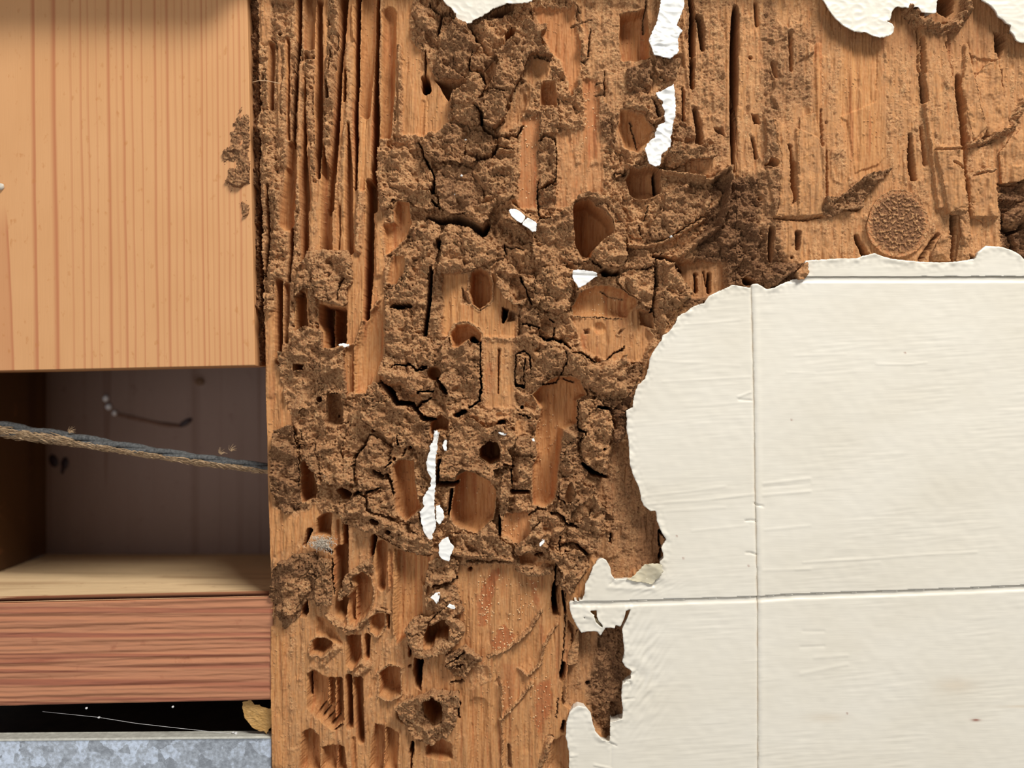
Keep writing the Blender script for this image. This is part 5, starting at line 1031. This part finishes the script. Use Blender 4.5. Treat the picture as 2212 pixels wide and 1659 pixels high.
M_BACK = pine_mat('dark_pine', (0.22, 0.135, 0.10), (0.17, 0.092, 0.062), 60, True, 0.2, stain=(0.12, 0.05, 0.03))
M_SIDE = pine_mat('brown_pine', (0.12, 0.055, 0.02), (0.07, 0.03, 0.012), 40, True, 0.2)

def wp(x, y, d):                                                  # upright plank: right edge leans, foot is slightly out of square
    t_ = (x - (-90)) / (545 + 90); u_ = np.clip((y + 60) / 850, 0, 1)
    return x + (u_ - .2) * 19 * np.clip(t_, 0, 1), y + 0 * x - 14 * np.clip(t_, 0, 1) * np.clip((y - 600) / 190, 0, 1), d
plank = empty('pine_plank', W(230, 800, -150), 'clean orange pine plank with fine vertical grain at the upper left', 'plank')
box_grid('plank_body', -420, 535, -60, 803, -190, -4, M_PLANK, plank, 8, wp)
# dark growth line, knots, nick
M_STREAK = plain_mat('dark_latewood', (0.50, 0.19, 0.085), (0.60, 0.25, 0.11), 30, 0.6, 0.2)
def strip(name, P, d, mat, parent, thick=0.35, st=1.5, label=None):
    return PP(0, P, d, name, label, mat=mat, parent=parent, st=st, curl=0, wr=0, thick=thick, warp=.4, tilt=(0, 0))
# frass crust on plank edge
ek = [(545 - 10, 215)]
PK = T(14, [(1040, 455), (1085, 490), (1090, 700), (1085, 940), (1060, 945), (1050, 900), (1000, 850), (985, 790), (1000, 760), (975, 700), (975, 660), (1000, 640), (1010, 600), (990, 570), (1010, 540), (1050, 500)])
def crust_piece(P, d, name, parent, label=None, dk=.3, st=1.3, amp=1.0, bottom=-10, warp=2.6, cat=None):
    a = np.array(P); xs = np.arange(a[:, 0].min() - 8, a[:, 0].max() + 8, st); ys = np.arange(a[:, 1].min() - 8, a[:, 1].max() + 8, st)
    xx, yy = np.meshgrid(xs, ys); n1 = PN(400)(xx / 5, yy / 5) + .6 * PN(402)(xx / 2.5, yy / 2.5); n2 = PN(401)(xx / 6, yy / 6)
    s_ = poly_sdf(P, xx + n1 * warp, yy + n2 * warp)
    h_ = d + amp * (.5 * rel_frass(xx, yy)) - 3 * np.exp(s_ / 4)
    o = grid_piece(name, xs, ys, s_, h_, M_EAT, parent, [0 * s_ + 1, 0 * s_, np.clip(dk + .6 * n2, 0, 1)], thick=1.5, inset=1, bottom=bottom)
    if label: o['label'] = label
    return o
o = crust_piece(PK, -1, 'mud_patch', plank, 'dark gritty mud patch on the right edge', .55)
# mud line inside the gap between plank and jamb
gap = empty('gap_filler', W(548, 790, -60), 'narrow dark strip of gritty mud in the gap between pine plank and eaten jamb', 'mud strip')
crust_piece([(530, -60), (556, -60), (557, 110), (550, 200), (552, 290), (549, 480), (553, 560), (560, 760), (553, 788), (535, 788)], -34, 'mud_strip', gap, dk=.7, bottom=-90, amp=1.8, warp=3)
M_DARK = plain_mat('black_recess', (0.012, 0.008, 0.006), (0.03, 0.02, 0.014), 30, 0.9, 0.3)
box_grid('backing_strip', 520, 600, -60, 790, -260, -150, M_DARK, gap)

# niche behind the plank
niche = empty('niche', W(250, 1300, -580), 'dark timber niche behind the rope, with dim back panel and pale sill', 'niche')
DB = -580
def back_xy(x, y): return at(x, y, DB)
bx0, by0 = back_xy(-20, 700); bx1, by1 = back_xy(640, 1230); bx1 = 1500.0
bxs = np.linspace(bx0 - 60, bx1, 300); bys = np.linspace(by0, 1308, 150)
BBX, BBY = np.meshgrid(bxs, bys)
px_ = CX + (BBX - CX) * D / (D - DB); py_ = CY + (BBY - CY) * D / (D - DB)
hole = np.exp(-(((px_ - 430) / 10) ** 2 + ((py_ - 823) / 10) ** 2))
ridge_h = 6 * hole + 1.5 * PN(120)(BBX / 50, BBY / 200)
V = np.stack([(BBX.ravel() - CX) * S, -(DB + ridge_h.ravel()) * S, BASE_Z + (CY - BBY.ravel()) * S], 1)
m, n = BBX.shape; idx = np.arange(m * n).reshape(m, n)
F = np.stack([idx[:-1, :-1].ravel(), idx[1:, :-1].ravel(), idx[1:, 1:].ravel(), idx[:-1, 1:].ravel()], 1)
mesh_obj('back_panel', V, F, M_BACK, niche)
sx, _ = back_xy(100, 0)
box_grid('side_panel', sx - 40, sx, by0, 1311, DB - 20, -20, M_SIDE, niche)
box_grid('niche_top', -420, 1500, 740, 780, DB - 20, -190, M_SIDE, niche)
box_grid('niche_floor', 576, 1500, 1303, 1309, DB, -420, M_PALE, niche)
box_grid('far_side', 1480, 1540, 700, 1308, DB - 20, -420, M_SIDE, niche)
M_SPOT = plain_mat('dark_resin', (0.012, 0.004, 0.004), (0.03, 0.01, 0.01), 6, 0.5, 0.2)
M_WHT = plain_mat('white_droplet', (0.6, 0.6, 0.62), (0.9, 0.9, 0.92), 6, 0.3, 0.1)
def disc(t, P, d, name, mat, parent, h=3, label=None):
    Pq = scaled(T(t, P), d); a = np.array(Pq); c = a.mean(0); n_ = len(Pq)
    v = []; f = []
    for sc_, hh in ((1.0, 0), (.8, h * .7), (.4, h)):
        for q in Pq: v.append(W(c[0] + (q[0] - c[0]) * sc_, c[1] + (q[1] - c[1]) * sc_, d + hh))
    for l in range(2):
        for k_ in range(n_): f.append((l * n_ + k_, (l + 1) * n_ + k_, (l + 1) * n_ + (k_ + 1) % n_, l * n_ + (k_ + 1) % n_))
    v.append(W(c[0], c[1], d + h)); tr = [(2 * n_ + k_, len(v) - 1, 2 * n_ + (k_ + 1) % n_) for k_ in range(n_)]
    o = mesh_obj(name, v, f, mat, parent, tris=tr)
    if label: o['label'] = label
    return o
def oval(cx, cy, rx, ry, rot=0, n=14):
    c, s_ = math.cos(rot), math.sin(rot)
    return [(cx + rx * math.cos(a) * c - ry * math.sin(a) * s_, cy + rx * math.cos(a) * s_ + ry * math.sin(a) * c) for a in [k * 2 * math.pi / n for k in range(n)]][::-1]
for P in (oval(310, 658, 26, 38, -.4), oval(374, 672, 22, 36, .1), oval(362, 712, 10, 24, .15)): disc(12, P, DB + 3, 'resin_spot', M_SPOT, niche)
disc(12, oval(1072, 436, 44, 17, -.55), DB + 3, 'resin_spot', M_SPOT, niche, label='dark slanting oval spot')
for P in (oval(612, 296, 17, 20, .3), oval(628, 344, 18, 18, .5), oval(664, 381, 13, 16, .2)): disc(12, P, DB + 3, 'white_droplet', M_WHT, niche, h=8)
disc(12, oval(1155, 200, 26, 22, 0), DB + 4, 'plug', M_SIDE, niche, h=2, label='small round wood plug')
M_TRAIL = plain_mat('stain_trail', (0.10, 0.045, 0.025), (0.16, 0.08, 0.05), 12, 0.7, 0.2)
disc(12, [(665, 375), (760, 395), (860, 418), (960, 440), (1045, 445), (1045, 465), (960, 462), (860, 440), (760, 420), (670, 396)][::-1], DB + 2, 'stain_trail', M_TRAIL, niche, h=1)

# lower shelf board: red front edge, pale top
def ws(x, y, d):
    t_ = np.clip((x + 90) / 680, 0, 1.1)
    return x, y - 13 * t_ + 1.2 * np.sin(x / 55), d
shelf = empty('shelf_board', W(250, 1526, -300), 'thick reddish pine board with coarse horizontal grain below the niche, pale on top', 'plank')
def shelf_front():
    xs = np.linspace(-230, 588, 100); ys = np.linspace(1304, 1530, 110)
    xx, yy = np.meshgrid(xs, ys); t_ = (xx + 90) / 680
    y2 = yy - 15 * t_
    hh = 0 + 3.2 * PN(131)(xx / 420, yy / 9) + 1.0 * PN(132)(xx / 60, yy / 3.5)
    e = np.minimum(yy - 1304, 1530 - yy); hh -= 5 * (1 - np.clip(e / 5, 0, 1)) ** 2
    mm, nn = xx.shape; idx = np.arange(mm * nn).reshape(mm, nn)
    V = np.stack([xx.ravel(), y2.ravel(), hh.ravel() - 6], 1)
    F = np.stack([idx[:-1, :-1].ravel(), idx[1:, :-1].ravel(), idx[1:, 1:].ravel(), idx[:-1, 1:].ravel()], 1)
    rim = np.concatenate([idx[0, ::-1], idx[1:, 0], idx[-1, 1:], idx[-2:0:-1, -1]])
    bk = V[rim].copy(); bk[:, 2] = -60; n0 = mm * nn; L = len(rim)
    a, b_ = rim, np.roll(rim, -1); A = n0 + np.arange(L); B = n0 + np.roll(np.arange(L), -1)
    F = np.concatenate([F, np.stack([a, A, B, b_], 1)[:, ::-1]]); V = np.concatenate([V, bk])
    Wd = np.stack([(V[:, 0] - CX) * S, -V[:, 2] * S, BASE_Z + (CY - V[:, 1]) * S], 1)
    mesh_obj('shelf_front', Wd, F, M_SHELF, shelf, smooth=True)
shelf_front()
def wtop(x, y, d): return x, y - 13 * np.clip((x + 90) / 680, 0, 1.1), d
def top_sheet():
    xs = np.linspace(-188, 574, 60); ds = np.linspace(-6.5, -582, 80)
    xx, dd = np.meshgrid(xs, ds); tt = np.clip((xx + 90) / 680, -.3, 1.1)
    yy = 1304.2 - 15 * tt * np.clip(1 + dd / 300, 0, 1) + (.9 * PN(140)(xx / 90, dd / 14) - 0.2) * sstep(-10, -60, dd) - 4 * sstep(-60, -580, dd) * 0
    mm, nn = xx.shape; idx = np.arange(mm * nn).reshape(mm, nn)
    F = np.stack([idx[:-1, :-1].ravel(), idx[:-1, 1:].ravel(), idx[1:, 1:].ravel(), idx[1:, :-1].ravel()], 1)[:, ::-1]
    V = np.stack([(xx.ravel() - CX) * S, -dd.ravel() * S, BASE_Z + (CY - yy.ravel()) * S], 1)
    return mesh_obj('shelf_top', V, F[:, ::-1], M_PALE, shelf)
top_sheet()['label'] = 'pale raw wood top of the shelf'
box_grid('shelf_core', -186, 575, 1320, 1500, -560, -40, M_SHELF, shelf)

# galvanised plate with black hollow above it
def galv():
    m, nt, b = new_mat('galvanised_metal')
    v = N(nt, 'ShaderNodeTexVoronoi'); v.inputs['Scale'].default_value = 1.0
    co = coords(nt, 16, 16, 16); nd = N(nt, 'ShaderNodeMix', data_type='RGBA'); nd.inputs[0].default_value = .35
    nn_ = N(nt, 'ShaderNodeTexNoise'); nn_.inputs['Scale'].default_value = 1.3; nt.links.new(co, nn_.inputs['Vector'])
    nt.links.new(co, nd.inputs[6]); nt.links.new(nn_.outputs['Color'], nd.inputs[7]); nt.links.new(nd.outputs[2], v.inputs['Vector'])
    n1 = noise(nt, coords(nt, 9, 9, 9), 4, .6)
    c = mix(nt, .62, v.outputs['Color'], mix(nt, n1, (0, 0, 0), (1, 1, 1)))
    bw = N(nt, 'ShaderNodeRGBToBW'); nt.links.new(c, bw.inputs[0])
    nt.links.new(ramp(nt, bw.outputs[0], [(.34, (0.20, 0.215, 0.235)), (.5, (0.32, 0.345, 0.375)), (.66, (0.50, 0.555, 0.64))]), b.inputs['Base Color'])
    b.inputs['Metallic'].default_value = 0.35; b.inputs['Roughness'].default_value = .42
    bump(nt, b, n1, 2.0, .4); return m
M_GALV = galv()
gm = empty('galvanised_plate', W(250, 1740, -30), 'grey mottled galvanised metal plate at the bottom left corner', 'metal plate')
def wg(x, y, d): return x, y - 7 * np.clip((x + 90) / 680, 0, 1.1) * (y < 1640), d
box_grid('plate_body', -420, 583, 1606, 1740, -40, -14, M_GALV, gm, 6, wg)
rim = box_grid('plate_rim', -420, 583, 1602, 1607.5, -44, -11, plain_mat('dull_zinc', (.42, .40, .34), (.6, .58, .5), 12, .5, .2, .2), gm, 4, wg)
rim['label'] = 'dull pale upper edge'
hol = empty('dark_recess', W(250, 1620, -420), 'black recess between the reddish shelf board and the metal plate', 'recess')
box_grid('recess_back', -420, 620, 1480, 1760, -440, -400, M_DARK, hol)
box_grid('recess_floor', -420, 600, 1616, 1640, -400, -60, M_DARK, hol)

# torn ochre scrap
M_OCH = plain_mat('ochre_veneer', (0.36, 0.19, 0.05), (0.50, 0.29, 0.10), 9, .7, .5)
s0 = 9.27
TL[17] = (500, 1480, 9.27)
PP(17, [(225, 340), (380, 290), (470, 390), (560, 380), (600, 430), (750, 470), (800, 460), (800, 700), (790, 850), (740, 900), (700, 975), (660, 930), (560, 920), (430, 850), (330, 730), (262, 650), (260, 600), (235, 520), (215, 410)], -22, 'torn_scrap',
   'torn ochre scrap of thin wood hanging under the right end of the reddish board', 'scrap', M_OCH, .9, wr=2, thick=1.2, curl=2, seed=41, ramp_=lambda x, y: .9 * PN(160)(x / 6, y / 3))

tr = box_grid('shade_board_1', -200, 556, -240, -72, -200, 125, M_CREAM_P); tr['kind'] = 'structure'  # unseen board added above the view to shade the plank's top
tr = box_grid('shade_board_2', 558, 2400, -240, -72, -200, 62, M_CREAM_P); tr['kind'] = 'structure'  # shallower added board, also out of view, shading the timbers' top less
# rope ------------------------------------------------------------
def tube(pts, rad, mat, name, parent, seg=8, lump=0.0, vv=None, ff=None):
    own = vv is None
    if own: vv, ff = [], []
    n0 = len(vv); pts = [Vector(p) for p in pts]
    for i, p in enumerate(pts):
        tdir = (pts[min(i + 1, len(pts) - 1)] - pts[max(i - 1, 0)]).normalized()
        up = Vector((0, 1, 0)) if abs(tdir.y) < .9 else Vector((1, 0, 0))
        a = tdir.cross(up).normalized(); b = tdir.cross(a)
        r = rad[i] if hasattr(rad, '__len__') else rad
        for k_ in range(seg):
            an = 2 * math.pi * k_ / seg; rr_ = r * (1 + lump * rnd.uniform(-1, 1))
            q = p + a * math.cos(an) * rr_ + b * math.sin(an) * rr_; vv.append(tuple(q))
    for i in range(len(pts) - 1):
        for k_ in range(seg):
            a_, b_ = n0 + i * seg + k_, n0 + i * seg + (k_ + 1) % seg
            ff.append((a_, a_ + seg, b_ + seg, b_)[::-1])
    if own: return mesh_obj(name, vv, ff, mat, parent)
RP = [(-186, 893), (-60, 912), (0, 925), (60, 935), (140, 945), (240, 962), (340, 978), (440, 993), (520, 1003), (600, 1015)]
rd = [18, 18, 17, 16, 14, 12.5, 12, 11.5, 11, 11]
rope = empty('rope', W(250, 975, -110), 'frayed grey cord with brown fibres stretched slantwise across the niche', 'rope')
M_CORD = plain_mat('grey_cord', (0.035, 0.036, 0.036), (0.13, 0.13, 0.125), 5, .8, .8)
M_FIB = plain_mat('brown_fibre', (0.30, 0.18, 0.09), (0.55, 0.38, 0.22), 8, .9, .5)
def rp(t_):
    xs = [p[0] for p in RP]; x = -186 + t_ * 786
    y = np.interp(x, xs, [p[1] for p in RP]); r = np.interp(x, xs, rd); return x, y, r
cen = [rp(i / 90) for i in range(91)]
DR = -95
def rat(x, y, d): a, b = at(x, y, d); return W(a, b, d)
for ph, mt, nm in ((0, M_CORD, 'strand'), (2.1, M_CORD, 'strand'), (4.2, M_CORD, 'strand')):
    tube([rat(x, y + .52 * r * math.cos(ph + i * .21), DR + .52 * r * math.sin(ph + i * .21)) for i, (x, y, r) in enumerate(cen)], [r * .56 * S for x, y, r in cen], mt, nm, rope, 9, .10)
vv, ff = [], []
for k_ in range(1900):
    t_ = rnd.random() ** 1.25; x, y, r = rp(t_)
    left = x < 145 or rnd.random() < .25
    an = rnd.uniform(math.pi * .1, math.pi * .9) if x > 145 else rnd.uniform(-.2, math.pi * 1.05)
    # brown fibres wrap mostly along the lower side
    oy = math.sin(an) * r * 1.0; od = math.sqrt(max(0, r * r - oy * oy)) + rnd.uniform(0, 2.0)
    L = rnd.uniform(8, 26); sl = rnd.uniform(-.5, .7); dr = rnd.choice((-1, 1, 1))
    pts = []
    for q in range(4):
        u = q / 3; pts.append(rat(x + L * u * dr, y + oy + L * u * .16 * dr + sl * L * u * .35 + rnd.uniform(-.8, .8), DR + od + rnd.uniform(-.6, .6)))
    tube(pts, [rnd.uniform(.6, 1.25) * S] * 3 + [.25 * S], None, None, None, 3, 0, vv, ff)
for (cx, cy) in ((478, 982), (500, 975), (150, 936)):
    for k_ in range(14):
        a = rnd.uniform(-2.6, -.4); L = rnd.uniform(6, 18)
        tube([rat(cx, cy, DR + 12), rat(cx + L * .5 * math.cos(a), cy + L * .5 * math.sin(a), DR + 14), rat(cx + L * math.cos(a + .5), cy + L * math.sin(a + .4), DR + 13)], [.8 * S, .6 * S, .2 * S], None, None, None, 3, 0, vv, ff)
o = mesh_obj('frayed_fibres', vv, ff, M_FIB, rope); o['kind'] = 'stuff'

# cobweb thread with dust
M_WEB = plain_mat('cobweb', (0.45, 0.43, 0.42), (0.7, 0.68, 0.66), 4, .8, .2)
web = empty('cobweb_thread', W(380, 1600, -40), 'thin cobweb thread with dust grains across the black recess', 'cobweb')
tp = T(13, [(300, 1262), (500, 1282), (690, 1302), (960, 1345), (1250, 1378), (1550, 1410), (1700, 1428), (1900, 1455)])
tube([rat(x, y, -30) for x, y in tp], .42 * S, M_WEB, 'thread', web, 5)
for x, y, r in T(13, [(697, 1303, 10), (1660, 1415, 14), (1640, 1410, 9), (1830, 1440, 15), (1815, 1448, 9)]):
    v, f = [], []; a, b = at(x, y, -28)
    blob(a, b, -28, r, r * .8, r, v, f); mesh_obj('dust_grain', v, f, M_WEB, web)
# dust bits on shelf underside
for x, y, lab in ((600, 1245, 'left'), (1210, 1235, 'right')):
    v, f = [], []; (x, y) = T(13, [(x, y)])[0]; blob(x, y, -6, 3.0, 2.6, 3, v, f); tag(mesh_obj('dust_crumb', v, f, M_WEB), lab + ' of the two dust crumbs on the lower arris of the reddish board', 'dust')
# grey wool tuft in the left gallery
vv, ff = [], []
for k_ in range(260):
    x, y = T(8, [(rnd.gauss(545, 45), rnd.gauss(1372, 24))])[0]; d = rnd.uniform(6, 20); a = rnd.uniform(0, 6.28); L = rnd.uniform(4, 10)
    tube([W(x, y, d), W(x + L * .5 * math.cos(a), y + L * .5 * math.sin(a), d + rnd.uniform(0, 4)), W(x + L * math.cos(a + .8), y + L * math.sin(a + .8), d + rnd.uniform(-3, 3))], .5 * S, None, None, None, 3, 0, vv, ff)
o = mesh_obj('lint_tuft', vv, ff, plain_mat('grey_lint', (.50, .42, .32), (.72, .63, .51), 6, .9, .2)); tag(o, 'grey lint tuft caught on the crust at the left side of the eaten jamb', 'lint')
# stray fibre bridging the gap
fb = tube([W(545, 176, -4), W(560, 175, 2), W(580, 178, 10), W(607, 184, 12)], .8 * S, plain_mat('pale_fibre', (.6, .38, .2), (.75, .5, .3), 6, .8, .1), 'wood_fibre', None, 5)
tag(fb, 'single pale wood fibre bridging the gap between plank and jamb', 'fibre')
# small pale nub at the left frame edge on the plank
v, f = [], []; blob(2, 403, -2, 7, 8, 6, v, f); tag(mesh_obj('mortar_crumb', v, f, plain_mat('grey_crumb', (.45, .40, .33), (.65, .6, .5), 4)), 'pale grey crumb stuck on the pine plank at the left frame edge', 'crumb')
